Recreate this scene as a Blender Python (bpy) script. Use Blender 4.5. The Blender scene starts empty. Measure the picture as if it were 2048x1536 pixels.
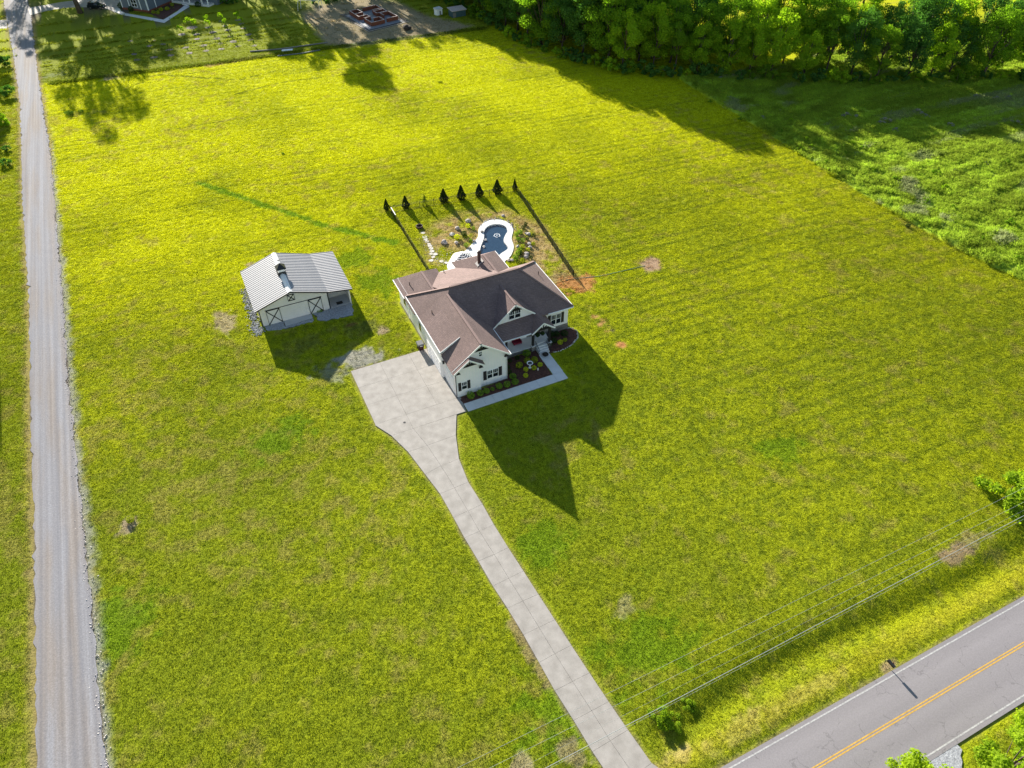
import bpy, bmesh, math, random
import numpy as np
from mathutils import Vector, Matrix, Quaternion

SC = bpy.context.scene
COL = SC.collection
R = math.radians

# ---------------------------------------------------------------- camera
FPX, PITCH, YAW, CAMH = 1440.66, R(43.611), R(25.383), 64.0
cam = bpy.data.cameras.new("camera")
cam.sensor_fit = 'HORIZONTAL'
cam.sensor_width = 36.0
cam.lens = 36.0 * FPX / 2048.0
cam.clip_start = 0.5
cam.clip_end = 4000.0
camo = bpy.data.objects.new("camera", cam)
camo.location = (0, 0, CAMH)
camo.rotation_euler = (R(90) - PITCH, 0, -YAW)
COL.objects.link(camo)
SC.camera = camo

# ---------------------------------------------------------------- sky, sun, exposure
SUN_EL, SUN_AZ = R(17.8), R(-2.6)          # azimuth from +Y
world = bpy.data.worlds.new("World")
SC.world = world
world.use_nodes = True
wn = world.node_tree
sky = wn.nodes.new('ShaderNodeTexSky')
sky.sky_type = 'NISHITA'
sky.sun_disc = False
sky.sun_elevation = SUN_EL
sky.sun_rotation = SUN_AZ
sky.altitude = 200
sky.air_density = 1.2
sky.dust_density = 0.3
bg = wn.nodes['Background']
bg.inputs['Strength'].default_value = 0.060
wn.links.new(sky.outputs[0], bg.inputs['Color'])
sl = bpy.data.lights.new("sun", 'SUN')
sl.energy = 5.0
sl.angle = R(0.55)
sl.color = (1.0, 0.93, 0.82)
so = bpy.data.objects.new("sun", sl)
sd = Vector((-math.sin(SUN_AZ) * math.cos(SUN_EL), -math.cos(SUN_AZ) * math.cos(SUN_EL), -math.sin(SUN_EL)))
so.rotation_euler = sd.to_track_quat('-Z', 'Y').to_euler()
so.location = (0, 100, 120)
COL.objects.link(so)
SC.view_settings.view_transform = 'Standard'
SC.view_settings.look = 'None'
SC.view_settings.gamma = 1.0
SC.view_settings.exposure = 1.5
SC.view_settings.use_curve_mapping = False
SC.render.engine = 'CYCLES'
SC.cycles.use_denoising = True
SC.cycles.denoising_prefilter = 'NONE'
SC.cycles.max_bounces = 8
SC.cycles.transparent_max_bounces = 8
SC.cycles.caustics_reflective = False
SC.cycles.caustics_refractive = False

# ---------------------------------------------------------------- pixel -> place
_c, _s, _ca, _sa = math.cos(PITCH), math.sin(PITCH), math.cos(YAW), math.sin(YAW)
def _rot(x, y, z): return np.array([x * _ca + y * _sa, -x * _sa + y * _ca, z])
FW, UP, RT = _rot(0, _c, -_s), _rot(0, _s, _c), _rot(1, 0, 0)
CAM = np.array([0, 0, CAMH])
def G(x, y, z=0.0):
    """photo pixel (2048 wide) -> point on the level z"""
    d = (x - 1024) * RT - (y - 768) * UP + FPX * FW
    p = CAM + d * ((z - CAMH) / d[2])
    return (float(p[0]), float(p[1]), float(z))
def GZ(ox, oy, s, pts, z=0.0): return [G(ox + x / s, oy + y / s, z) for x, y in pts]
rng = np.random.default_rng(7)
random.seed(7)

# ---------------------------------------------------------------- numpy noise
def vnoise(x, y, scale, seed):
    r = np.random.default_rng(seed)
    T = r.random((256, 256))
    fx, fy = x / scale, y / scale
    ix, iy = np.floor(fx).astype(np.int64), np.floor(fy).astype(np.int64)
    tx, ty = fx - ix, fy - iy
    tx, ty = tx * tx * (3 - 2 * tx), ty * ty * (3 - 2 * ty)
    a, b = T[ix & 255, iy & 255], T[(ix + 1) & 255, iy & 255]
    c, d = T[ix & 255, (iy + 1) & 255], T[(ix + 1) & 255, (iy + 1) & 255]
    return (a * (1 - tx) + b * tx) * (1 - ty) + (c * (1 - tx) + d * tx) * ty
def fbm(x, y, scale, seed, octs=4, gain=.5):
    t, a, n = 0, 1.0, 0
    for k in range(octs):
        ca, sa = math.cos(k * 1.1 + seed), math.sin(k * 1.1 + seed)
        t = t + a * vnoise(x * ca - y * sa + 91.7 * k, x * sa + y * ca + 37.3 * k, scale / 2 ** k, seed + k)
        n += a; a *= gain
    return t / n
def sstep(a, b, x):
    t = np.clip((x - a) / (b - a), 0, 1)
    return t * t * (3 - 2 * t)
def inpoly(x, y, poly):
    ins = np.zeros(x.shape, bool)
    n = len(poly)
    for i in range(n):
        x0, y0 = poly[i][:2]; x1, y1 = poly[(i + 1) % n][:2]
        c = ((y0 > y) != (y1 > y))
        with np.errstate(divide='ignore', invalid='ignore'):
            xi = (x1 - x0) * (y - y0) / (y1 - y0) + x0
        ins ^= c & (x < xi)
    return ins
def distpoly(x, y, poly, closed=True):
    d = np.full(x.shape, 1e9)
    n = len(poly)
    for i in range(n if closed else n - 1):
        x0, y0 = poly[i][:2]; x1, y1 = poly[(i + 1) % n][:2]
        dx, dy = x1 - x0, y1 - y0
        t = np.clip(((x - x0) * dx + (y - y0) * dy) / (dx * dx + dy * dy + 1e-12), 0, 1)
        d = np.minimum(d, np.hypot(x - x0 - t * dx, y - y0 - t * dy))
    return d
def sdpoly(x, y, poly):
    d = distpoly(x, y, poly)
    return np.where(inpoly(x, y, poly), -d, d)

# ---------------------------------------------------------------- materials
def newmat(name):
    m = bpy.data.materials.new(name)
    m.use_nodes = True
    nt = m.node_tree
    return m, nt, nt.nodes['Principled BSDF']
def N(nt, t, **kw):
    n = nt.nodes.new(t)
    for k, v in kw.items(): setattr(n, k, v)
    return n
def mat(name, col, rough=.7, var=.12, scale=3.0, bump=0.0, bscale=20.0, metal=0.0, spec=.4, col2=None, detail=6):
    m, nt, b = newmat(name)
    tc = N(nt, 'ShaderNodeTexCoord')
    no = N(nt, 'ShaderNodeTexNoise'); no.inputs['Scale'].default_value = scale; no.inputs['Detail'].default_value = detail
    nt.links.new(tc.outputs['Object'], no.inputs['Vector'])
    cr = N(nt, 'ShaderNodeValToRGB')
    c1 = [c * (1 - var) for c in col]; c2 = list(col2) if col2 else [min(1, c * (1 + var)) for c in col]
    cr.color_ramp.elements[0].position = .3; cr.color_ramp.elements[1].position = .7
    cr.color_ramp.elements[0].color = (*c1, 1); cr.color_ramp.elements[1].color = (*c2, 1)
    nt.links.new(no.outputs['Fac'], cr.inputs['Fac'])
    nt.links.new(cr.outputs['Color'], b.inputs['Base Color'])
    b.inputs['Roughness'].default_value = rough
    b.inputs['Metallic'].default_value = metal
    b.inputs['Specular IOR Level'].default_value = spec
    if bump:
        n2 = N(nt, 'ShaderNodeTexNoise'); n2.inputs['Scale'].default_value = bscale; n2.inputs['Detail'].default_value = 4
        nt.links.new(tc.outputs['Object'], n2.inputs['Vector'])
        bp = N(nt, 'ShaderNodeBump'); bp.inputs['Strength'].default_value = bump; bp.inputs['Distance'].default_value = .05
        nt.links.new(n2.outputs['Fac'], bp.inputs['Height'])
        nt.links.new(bp.outputs['Normal'], b.inputs['Normal'])
    return m
def leafmat(name, col, col2, trans=.45, var=.35, tcol=(1.25, 1.3, .45)):
    """foliage: diffuse plus light shining through, every object and leaf a bit different"""
    m, nt, b = newmat(name)
    oi = N(nt, 'ShaderNodeObjectInfo')
    geo = N(nt, 'ShaderNodeNewGeometry')
    mx = N(nt, 'ShaderNodeMix', data_type='RGBA')
    mx.inputs['A'].default_value = (*col, 1); mx.inputs['B'].default_value = (*col2, 1)
    ad = N(nt, 'ShaderNodeMath', operation='MULTIPLY_ADD'); ad.inputs[1].default_value = .55
    mu = N(nt, 'ShaderNodeMath', operation='MULTIPLY'); mu.inputs[1].default_value = .5
    nt.links.new(geo.outputs['Random Per Island'], mu.inputs[0])
    nt.links.new(oi.outputs['Random'], ad.inputs[0]); nt.links.new(mu.outputs[0], ad.inputs[2])
    nt.links.new(ad.outputs[0], mx.inputs['Factor'])
    df = N(nt, 'ShaderNodeBsdfDiffuse'); tr = N(nt, 'ShaderNodeBsdfTranslucent')
    nt.links.new(mx.outputs['Result'], df.inputs['Color'])
    tm = N(nt, 'ShaderNodeMix', data_type='RGBA', blend_type='MULTIPLY'); tm.inputs['Factor'].default_value = 1
    tm.inputs['B'].default_value = (*tcol, 1)
    nt.links.new(mx.outputs['Result'], tm.inputs['A']); nt.links.new(tm.outputs['Result'], tr.inputs['Color'])
    ms = N(nt, 'ShaderNodeMixShader'); ms.inputs[0].default_value = trans
    nt.links.new(df.outputs[0], ms.inputs[1]); nt.links.new(tr.outputs[0], ms.inputs[2])
    nt.links.new(ms.outputs[0], nt.nodes['Material Output'].inputs['Surface'])
    return m

M = {}
M['white'] = mat('white_siding', (.95, .91, .91), .55, .03, 1.5)
M['trim'] = mat('white_trim', (.91, .91, .90), .5, .02, 2)
M['black'] = mat('black_timber', (.018, .017, .018), .6, .2, 4)
M['shutter'] = mat('dark_shutter', (.028, .022, .024), .6, .15, 6)
M['glass'] = mat('window_glass', (.012, .018, .026), .06, .3, .8, spec=.7)
M['cream'] = mat('cream_metal_siding', (.88, .82, .76), .45, .03, 1.2)
M['conc'] = mat('concrete', (.345, .318, .285), .85, .12, .9, .25, 30, col2=(.42, .390, .355), detail=9)
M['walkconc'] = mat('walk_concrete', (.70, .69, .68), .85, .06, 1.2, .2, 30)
M['deck'] = mat('pool_deck_concrete', (.72, .71, .69), .8, .04, 1.0, .1, 20)
M['mulch'] = mat('bark_mulch', (.07, .030, .022), .95, .45, 7, .9, 14, col2=(.15, .062, .044))
M['rock'] = mat('field_stone', (.42, .37, .34), .9, .25, 2.5, .6, 6)
M['rockw'] = mat('pale_stone', (.62, .58, .54), .9, .2, 3, .5, 8)
M['gravel'] = mat('grey_gravel', (.33, .34, .37), .95, .35, 5, .6, 12, col2=(.48, .49, .52))
M['bark'] = mat('tree_bark', (.10, .075, .055), .95, .35, 2.5, .8, 6)
M['pole'] = mat('weathered_pole', (.13, .10, .08), .9, .3, 3)
M['wire'] = mat('cable', (.50, .52, .53), .4, .05, 2, metal=.6)
M['metal_dark'] = mat('dark_metal', (.025, .025, .028), .4, .1, 3, metal=.3)
M['brick'] = mat('red_brick', (.20, .065, .035), .9, .35, 4, .3, 10)
M['block'] = mat('pale_mortar_cap', (.55, .46, .42), .9, .15, 3)
M['blue'] = mat('blue_grey_siding', (.13, .16, .20), .6, .06, 2)
M['tealw'] = mat('teal_siding', (.05, .10, .115), .6, .08, 2)
M['red'] = mat('red_cushion', (.20, .012, .035), .8, .2, 4)
M['brownpipe'] = mat('brown_flue', (.07, .045, .04), .45, .1, 3, metal=.3)
M['tarp'] = mat('black_sheeting', (.02, .02, .022), .6, .3, 2)
M['slabwet'] = mat('grey_slab', (.22, .24, .27), .6, .2, 1.5)
M['soil'] = mat('dark_soil', (.05, .035, .025), .95, .4, 4, .8, 8)
M['carpaint'] = mat('black_car_paint', (.008, .012, .018), .18, .1, 1, spec=.6)
M['tyre'] = mat('tyre_rubber', (.012, .012, .012), .85, .1, 5)
M['rim'] = mat('alloy_rim', (.45, .45, .46), .3, .05, 3, metal=.9)
M['lamp'] = mat('lamp_glass', (.7, .7, .68), .2, .03, 3)
M['greybin'] = mat('grey_plastic', (.16, .165, .17), .5, .08, 3)
M['binred'] = mat('maroon_plastic', (.055, .02, .022), .5, .1, 3)
M['concpad'] = mat('barn_pad', (.50, .50, .50), .85, .05, 1)
M['hose'] = mat('hose', (.12, .30, .27), .5, .1, 3)
M['foam'] = mat('white_water', (.8, .84, .86), .4, .03, 3)
M['greydeck'] = mat('flat_grey_stone', (.20, .19, .18), .85, .15, 3)
M['clay'] = mat('pale_plank', (.45, .40, .33), .85, .1, 2)
M['rust'] = mat('fire_pit_steel', (.07, .04, .035), .85, .3, 5)

def shingle_mat():
    m, nt, b = newmat('asphalt_shingles')
    tc = N(nt, 'ShaderNodeTexCoord')
    sep = N(nt, 'ShaderNodeSeparateXYZ'); nt.links.new(tc.outputs['Object'], sep.inputs[0])
    # courses follow the height, tabs follow the run along the eave
    ad = N(nt, 'ShaderNodeMath', operation='ADD'); nt.links.new(sep.outputs['X'], ad.inputs[0]); nt.links.new(sep.outputs['Y'], ad.inputs[1])
    cb = N(nt, 'ShaderNodeCombineXYZ')
    nt.links.new(ad.outputs[0], cb.inputs['X']); nt.links.new(sep.outputs['Z'], cb.inputs['Y'])
    br = N(nt, 'ShaderNodeTexBrick')
    br.inputs['Scale'].default_value = 1.0
    br.inputs['Brick Width'].default_value = .33; br.inputs['Row Height'].default_value = .085
    br.inputs['Mortar Size'].default_value = .010; br.inputs['Bias'].default_value = -.1
    br.inputs['Color1'].default_value = (.195, .135, .125, 1); br.inputs['Color2'].default_value = (.255, .178, .162, 1)
    br.inputs['Mortar'].default_value = (.13, .095, .09, 1)
    nt.links.new(cb.outputs[0], br.inputs['Vector'])
    no = N(nt, 'ShaderNodeTexNoise'); no.inputs['Scale'].default_value = 9; no.inputs['Detail'].default_value = 5
    nt.links.new(tc.outputs['Object'], no.inputs['Vector'])
    n2 = N(nt, 'ShaderNodeTexNoise'); n2.inputs['Scale'].default_value = .35; n2.inputs['Detail'].default_value = 3
    nt.links.new(tc.outputs['Object'], n2.inputs['Vector'])
    mm = N(nt, 'ShaderNodeMath', operation='MULTIPLY_ADD'); mm.inputs[1].default_value = .7; mm.inputs[2].default_value = .38
    nt.links.new(no.outputs['Fac'], mm.inputs[0])
    m3 = N(nt, 'ShaderNodeMath', operation='MULTIPLY_ADD'); m3.inputs[1].default_value = .55; 
    nt.links.new(n2.outputs['Fac'], m3.inputs[0]); nt.links.new(mm.outputs[0], m3.inputs[2])
    vm = N(nt, 'ShaderNodeVectorMath', operation='SCALE')
    nt.links.new(br.outputs['Color'], vm.inputs[0]); nt.links.new(m3.outputs[0], vm.inputs['Scale'])
    nt.links.new(vm.outputs[0], b.inputs['Base Color'])
    b.inputs['Roughness'].default_value = .9; b.inputs['Specular IOR Level'].default_value = .25
    bp = N(nt, 'ShaderNodeBump'); bp.inputs['Strength'].default_value = .6; bp.inputs['Distance'].default_value = .02
    nt.links.new(no.outputs['Fac'], bp.inputs['Height']); nt.links.new(bp.outputs['Normal'], b.inputs['Normal'])
    return m
M['shingle'] = shingle_mat()
M['ridge'] = mat('ridge_shingle', (.23, .155, .14), .9, .12, 6)
M['barnroof'] = mat('galvanised_roof', (.32, .32, .332), .55, .05, .7, metal=.1, spec=.3)
M['cupolaroof'] = mat('charcoal_metal', (.035, .035, .038), .45, .1, 3, metal=.3)

def stone_mat():
    m, nt, b = newmat('ledge_stone')
    tc = N(nt, 'ShaderNodeTexCoord')
    sep = N(nt, 'ShaderNodeSeparateXYZ'); nt.links.new(tc.outputs['Object'], sep.inputs[0])
    ad = N(nt, 'ShaderNodeMath', operation='ADD'); nt.links.new(sep.outputs['X'], ad.inputs[0]); nt.links.new(sep.outputs['Y'], ad.inputs[1])
    cb = N(nt, 'ShaderNodeCombineXYZ'); nt.links.new(ad.outputs[0], cb.inputs['X']); nt.links.new(sep.outputs['Z'], cb.inputs['Y'])
    br = N(nt, 'ShaderNodeTexBrick'); br.inputs['Scale'].default_value = 1
    br.inputs['Brick Width'].default_value = .45; br.inputs['Row Height'].default_value = .15; br.inputs['Mortar Size'].default_value = .012
    br.inputs['Color1'].default_value = (.16, .145, .135, 1); br.inputs['Color2'].default_value = (.30, .28, .265, 1); br.inputs['Mortar'].default_value = (.10, .09, .085, 1)
    nt.links.new(cb.outputs[0], br.inputs['Vector']); nt.links.new(br.outputs['Color'], b.inputs['Base Color'])
    b.inputs['Roughness'].default_value = .9
    bp = N(nt, 'ShaderNodeBump'); bp.inputs['Strength'].default_value = .7; bp.inputs['Distance'].default_value = .03
    nt.links.new(br.outputs['Fac'], bp.inputs['Height']); bp.invert = True; nt.links.new(bp.outputs['Normal'], b.inputs['Normal'])
    return m
M['stone'] = stone_mat()

def asphalt_mat():
    m, nt, b = newmat('old_asphalt')
    tc = N(nt, 'ShaderNodeTexCoord')
    mp = N(nt, 'ShaderNodeMapping'); mp.inputs['Scale'].default_value = (.02, .55, 1)
    nt.links.new(tc.outputs['Object'], mp.inputs[0])
    n1 = N(nt, 'ShaderNodeTexNoise'); n1.inputs['Scale'].default_value = 1; n1.inputs['Detail'].default_value = 2
    nt.links.new(mp.outputs[0], n1.inputs['Vector'])
    n2 = N(nt, 'ShaderNodeTexNoise'); n2.inputs['Scale'].default_value = 9; n2.inputs['Detail'].default_value = 8
    nt.links.new(tc.outputs['Object'], n2.inputs['Vector'])
    n3 = N(nt, 'ShaderNodeTexNoise'); n3.inputs['Scale'].default_value = .5; n3.inputs['Detail'].default_value = 6; n3.inputs['Distortion'].default_value = .6
    nt.links.new(tc.outputs['Object'], n3.inputs['Vector'])
    # cracks: thin bands where a warped cell pattern has its edges, only in places
    vo = N(nt, 'ShaderNodeTexVoronoi', feature='DISTANCE_TO_EDGE'); vo.inputs['Scale'].default_value = .42
    wv = N(nt, 'ShaderNodeVectorMath', operation='ADD')
    sc = N(nt, 'ShaderNodeVectorMath', operation='SCALE'); sc.inputs['Scale'].default_value = 1.3
    n4 = N(nt, 'ShaderNodeTexNoise'); n4.inputs['Scale'].default_value = 1.1; n4.inputs['Detail'].default_value = 5
    nt.links.new(tc.outputs['Object'], n4.inputs['Vector']); nt.links.new(n4.outputs['Color'], sc.inputs[0])
    nt.links.new(tc.outputs['Object'], wv.inputs[0]); nt.links.new(sc.outputs[0], wv.inputs[1]); nt.links.new(wv.outputs[0], vo.inputs['Vector'])
    lt = N(nt, 'ShaderNodeMath', operation='LESS_THAN'); lt.inputs[1].default_value = .014
    nt.links.new(vo.outputs['Distance'], lt.inputs[0])
    g = N(nt, 'ShaderNodeMath', operation='GREATER_THAN'); g.inputs[1].default_value = .53; nt.links.new(n3.outputs['Fac'], g.inputs[0])
    ck = N(nt, 'ShaderNodeMath', operation='MULTIPLY'); nt.links.new(lt.outputs[0], ck.inputs[0]); nt.links.new(g.outputs[0], ck.inputs[1])
    s1 = N(nt, 'ShaderNodeMath', operation='MULTIPLY_ADD'); s1.inputs[1].default_value = .5; s1.inputs[2].default_value = .52
    nt.links.new(n1.outputs['Fac'], s1.inputs[0])
    s2 = N(nt, 'ShaderNodeMath', operation='MULTIPLY_ADD'); s2.inputs[1].default_value = .45; nt.links.new(n2.outputs['Fac'], s2.inputs[0]); nt.links.new(s1.outputs[0], s2.inputs[2])
    s3 = N(nt, 'ShaderNodeMath', operation='MULTIPLY_ADD'); s3.inputs[1].default_value = -.20; nt.links.new(ck.outputs[0], s3.inputs[0]); nt.links.new(s2.outputs[0], s3.inputs[2])
    vm = N(nt, 'ShaderNodeVectorMath', operation='SCALE'); vm.inputs[0].default_value = (.272, .252, .258)
    nt.links.new(s3.outputs[0], vm.inputs['Scale']); nt.links.new(vm.outputs[0], b.inputs['Base Color'])
    b.inputs['Roughness'].default_value = .85; b.inputs['Specular IOR Level'].default_value = .3
    return m
M['asphalt'] = asphalt_mat()
M['linewhite'] = mat('white_road_paint', (.40, .39, .38), .7, .2, 5, col2=(.58, .57, .55))
M['lineyellow'] = mat('yellow_road_paint', (.55, .33, .06), .7, .15, 5, col2=(.72, .43, .09))

def lane_mat():
    m, nt, b = newmat('gravel_lane')
    tc = N(nt, 'ShaderNodeTexCoord')
    mp = N(nt, 'ShaderNodeMapping'); mp.inputs['Scale'].default_value = (2.4, .018, 1)
    nt.links.new(tc.outputs['Object'], mp.inputs[0])
    n1 = N(nt, 'ShaderNodeTexNoise'); n1.inputs['Scale'].default_value = 1; n1.inputs['Detail'].default_value = 3
    nt.links.new(mp.outputs[0], n1.inputs['Vector'])
    n2 = N(nt, 'ShaderNodeTexNoise'); n2.inputs['Scale'].default_value = 6; n2.inputs['Detail'].default_value = 8
    nt.links.new(tc.outputs['Object'], n2.inputs['Vector'])
    n3 = N(nt, 'ShaderNodeTexNoise'); n3.inputs['Scale'].default_value = .12; n3.inputs['Detail'].default_value = 3
    nt.links.new(tc.outputs['Object'], n3.inputs['Vector'])
    cr = N(nt, 'ShaderNodeValToRGB')
    e = cr.color_ramp.elements
    e[0].position = .32; e[0].color = (.20, .20, .222, 1); e[1].position = .66; e[1].color = (.345, .345, .372, 1)
    x = e.new(.5); x.color = (.268, .262, .276, 1)
    s = N(nt, 'ShaderNodeMath', operation='MULTIPLY_ADD'); s.inputs[1].default_value = .55
    s2 = N(nt, 'ShaderNodeMath', operation='MULTIPLY'); s2.inputs[1].default_value = .45
    nt.links.new(n2.outputs['Fac'], s2.inputs[0]); nt.links.new(n1.outputs['Fac'], s.inputs[0]); nt.links.new(s2.outputs[0], s.inputs[2])
    nt.links.new(s.outputs[0], cr.inputs['Fac'])
    wm = N(nt, 'ShaderNodeMix', data_type='RGBA', blend_type='MULTIPLY'); wr = N(nt, 'ShaderNodeMapRange'); wr.inputs['From Min'].default_value = .42; wr.inputs['From Max'].default_value = .65
    mp3 = N(nt, 'ShaderNodeMapping'); mp3.inputs['Scale'].default_value = (6.0, .45, 1); nt.links.new(tc.outputs['Object'], mp3.inputs[0]); nt.links.new(mp3.outputs[0], n3.inputs['Vector'])
    nt.links.new(n3.outputs['Fac'], wr.inputs['Value']); nt.links.new(wr.outputs[0], wm.inputs['Factor']); nt.links.new(cr.outputs['Color'], wm.inputs['A']); wm.inputs['B'].default_value = (1.0, .90, .78, 1)
    nt.links.new(wm.outputs['Result'], b.inputs['Base Color'])
    b.inputs['Roughness'].default_value = .95; b.inputs['Specular IOR Level'].default_value = .2
    bp = N(nt, 'ShaderNodeBump'); bp.inputs['Strength'].default_value = .5; bp.inputs['Distance'].default_value = .04
    n5 = N(nt, 'ShaderNodeTexNoise'); n5.inputs['Scale'].default_value = 14; n5.inputs['Detail'].default_value = 4
    nt.links.new(tc.outputs['Object'], n5.inputs['Vector'])
    nt.links.new(n5.outputs['Fac'], bp.inputs['Height']); nt.links.new(bp.outputs['Normal'], b.inputs['Normal'])
    return m
M['lane'] = lane_mat()

def water_mat():
    m, nt, b = newmat('pool_water')
    tc = N(nt, 'ShaderNodeTexCoord')
    no = N(nt, 'ShaderNodeTexNoise'); no.inputs['Scale'].default_value = 3.2; no.inputs['Detail'].default_value = 4; no.inputs['Distortion'].default_value = .8
    nt.links.new(tc.outputs['Object'], no.inputs['Vector'])
    b.inputs['Base Color'].default_value = (.018, .045, .085, 1)
    b.inputs['Roughness'].default_value = .06
    b.inputs['Specular IOR Level'].default_value = .6
    bp = N(nt, 'ShaderNodeBump'); bp.inputs['Strength'].default_value = .35; bp.inputs['Distance'].default_value = .06
    nt.links.new(no.outputs['Fac'], bp.inputs['Height']); nt.links.new(bp.outputs['Normal'], b.inputs['Normal'])
    return m
M['water'] = water_mat()

LEAF = {
 'wood_dark': leafmat('woodland_leaves_dark', (.070, .165, .040), (.145, .275, .050), .52, tcol=(1.0, 1.3, .6)),
 'wood_mid': leafmat('woodland_leaves_mid', (.150, .270, .024), (.270, .400, .032), .6, tcol=(1.05, 1.3, .45)),
 'wood_light': leafmat('woodland_leaves_light', (.25, .385, .024), (.41, .54, .036), .62, tcol=(1.1, 1.3, .45)),
 'shrub_green': leafmat('clipped_shrub_green', (.16, .27, .035), (.25, .38, .045), .35),
 'shrub_yellow': leafmat('golden_shrub', (.50, .56, .03), (.64, .68, .04), .35),
 'shrub_olive': leafmat('olive_shrub', (.28, .33, .03), (.40, .44, .036), .35),
 'shrub_dark': leafmat('dark_shrub', (.030, .060, .020), (.055, .10, .026), .3),
 'ever': leafmat('evergreen_needles', (.022, .038, .010), (.040, .060, .014), .25),
 'sap': leafmat('sapling_leaves', (.10, .17, .02), (.16, .24, .03), .4),
 'brush': leafmat('dry_brush', (.24, .24, .17), (.36, .36, .27), .2, tcol=(1, 1, .9)),
 'corn': leafmat('broad_blades', (.20, .32, .022), (.34, .46, .03), .55),
}

# ---------------------------------------------------------------- builders
ROOTLOC = {}
def link(o): COL.objects.link(o); return o
def tag(o, label=None, cat=None, group=None, kind=None):
    if label: o['label'] = label
    if cat: o['category'] = cat
    if group: o['group'] = group
    if kind: o['kind'] = kind
    return o
def thing(name, label, cat, loc=(0, 0, 0), rotz=0.0, group=None):
    o = bpy.data.objects.new(name, None)
    o.empty_display_size = .5
    o.location = loc; o.rotation_euler = (0, 0, rotz)
    link(o); tag(o, label, cat, group)
    ROOTLOC[o.name] = Vector(loc)
    return o
class MB:
    def __init__(s): s.v, s.f = [], []
    def add(s, vs, fs):
        k = len(s.v); s.v += [tuple(map(float, p)) for p in vs]; s.f += [tuple(i + k for i in f) for f in fs]; return s
    def box(s, x0, x1, y0, y1, z0, z1):
        return s.add([(x0, y0, z0), (x1, y0, z0), (x1, y1, z0), (x0, y1, z0), (x0, y0, z1), (x1, y0, z1), (x1, y1, z1), (x0, y1, z1)],
              [(0, 3, 2, 1), (4, 5, 6, 7), (0, 1, 5, 4), (1, 2, 6, 5), (2, 3, 7, 6), (3, 0, 4, 7)])
    def beam(s, p, q, w, h, up=(0, 0, 1)):
        p, q, up = Vector(p), Vector(q), Vector(up)
        a = (q - p).normalized(); sd = a.cross(up)
        if sd.length < 1e-4: sd = a.cross(Vector((1, 0, 0)))
        sd.normalize(); u = sd.cross(a)
        sd *= w / 2; u *= h / 2
        return s.add([p - sd - u, p + sd - u, p + sd + u, p - sd + u, q - sd - u, q + sd - u, q + sd + u, q - sd + u],
              [(0, 3, 2, 1), (4, 5, 6, 7), (0, 1, 5, 4), (1, 2, 6, 5), (2, 3, 7, 6), (3, 0, 4, 7)])
    def prism(s, pts, z0, z1):
        n = len(pts)
        return s.add([(p[0], p[1], z0) for p in pts] + [(p[0], p[1], z1) for p in pts],
              [tuple(range(n - 1, -1, -1)), tuple(range(n, 2 * n))] + [(i, (i + 1) % n, n + (i + 1) % n, n + i) for i in range(n)])
    def wall(s, pts, d):
        """flat polygon (3D points) thickened by the vector d"""
        n = len(pts); d = Vector(d)
        return s.add([Vector(p) for p in pts] + [Vector(p) + d for p in pts],
              [tuple(range(n)), tuple(range(2 * n - 1, n - 1, -1))] + [(i, n + i, n + (i + 1) % n, (i + 1) % n) for i in range(n)])
    def shell(s, faces, t):
        """roof planes (3D polygons sharing points) thickened downwards by t"""
        key, vs, fs = {}, [], []
        for f in faces:
            ids = []
            for p in f:
                k = tuple(round(c, 3) for c in p)
                if k not in key: key[k] = len(vs); vs.append(p)
                ids.append(key[k])
            fs.append(tuple(ids))
        n = len(vs); cnt = {}
        for f in fs:
            for i in range(len(f)): 
                e = (f[i], f[(i + 1) % len(f)]); cnt[tuple(sorted(e))] = cnt.get(tuple(sorted(e)), 0) + 1
        out = list(fs) + [tuple(n + i for i in reversed(f)) for f in fs]
        for f in fs:
            for i in range(len(f)):
                a, b = f[i], f[(i + 1) % len(f)]
                if cnt[tuple(sorted((a, b)))] == 1: out.append((a, n + a, n + b, b))
        return s.add(vs + [(p[0], p[1], p[2] - t) for p in vs], out)
    def tube(s, path, radii, seg=8, cap=True):
        path = [Vector(p) for p in path]
        if not hasattr(radii, '__len__'): radii = [radii] * len(path)
        k = len(s.v); vs, fs = [], []
        for i, p in enumerate(path):
            a = (path[min(i + 1, len(path) - 1)] - path[max(i - 1, 0)]).normalized()
            x = a.cross(Vector((0, 0, 1)))
            if x.length < 1e-3: x = Vector((1, 0, 0))
            x.normalize(); y = a.cross(x)
            for j in range(seg):
                t = 2 * math.pi * j / seg
                vs.append(p + (x * math.cos(t) + y * math.sin(t)) * radii[i])
        for i in range(len(path) - 1):
            for j in range(seg):
                fs.append((i * seg + j, i * seg + (j + 1) % seg, (i + 1) * seg + (j + 1) % seg, (i + 1) * seg + j))
        if cap:
            fs.append(tuple(range(seg - 1, -1, -1))); fs.append(tuple(range((len(path) - 1) * seg, len(path) * seg)))
        return s.add(vs, fs)
    def lathe(s, c, prof, seg=16, cap=True):
        """profile [(r,z)] turned about the vertical through c"""
        vs, fs = [], []
        for r, z in prof:
            for j in range(seg):
                t = 2 * math.pi * j / seg
                vs.append((c[0] + r * math.cos(t), c[1] + r * math.sin(t), c[2] + z))
        for i in range(len(prof) - 1):
            for j in range(seg):
                fs.append((i * seg + j, i * seg + (j + 1) % seg, (i + 1) * seg + (j + 1) % seg, (i + 1) * seg + j))
        if cap:
            fs.append(tuple(range(seg - 1, -1, -1))); fs.append(tuple(range((len(prof) - 1) * seg, len(prof) * seg)))
        return s.add(vs, fs)
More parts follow.
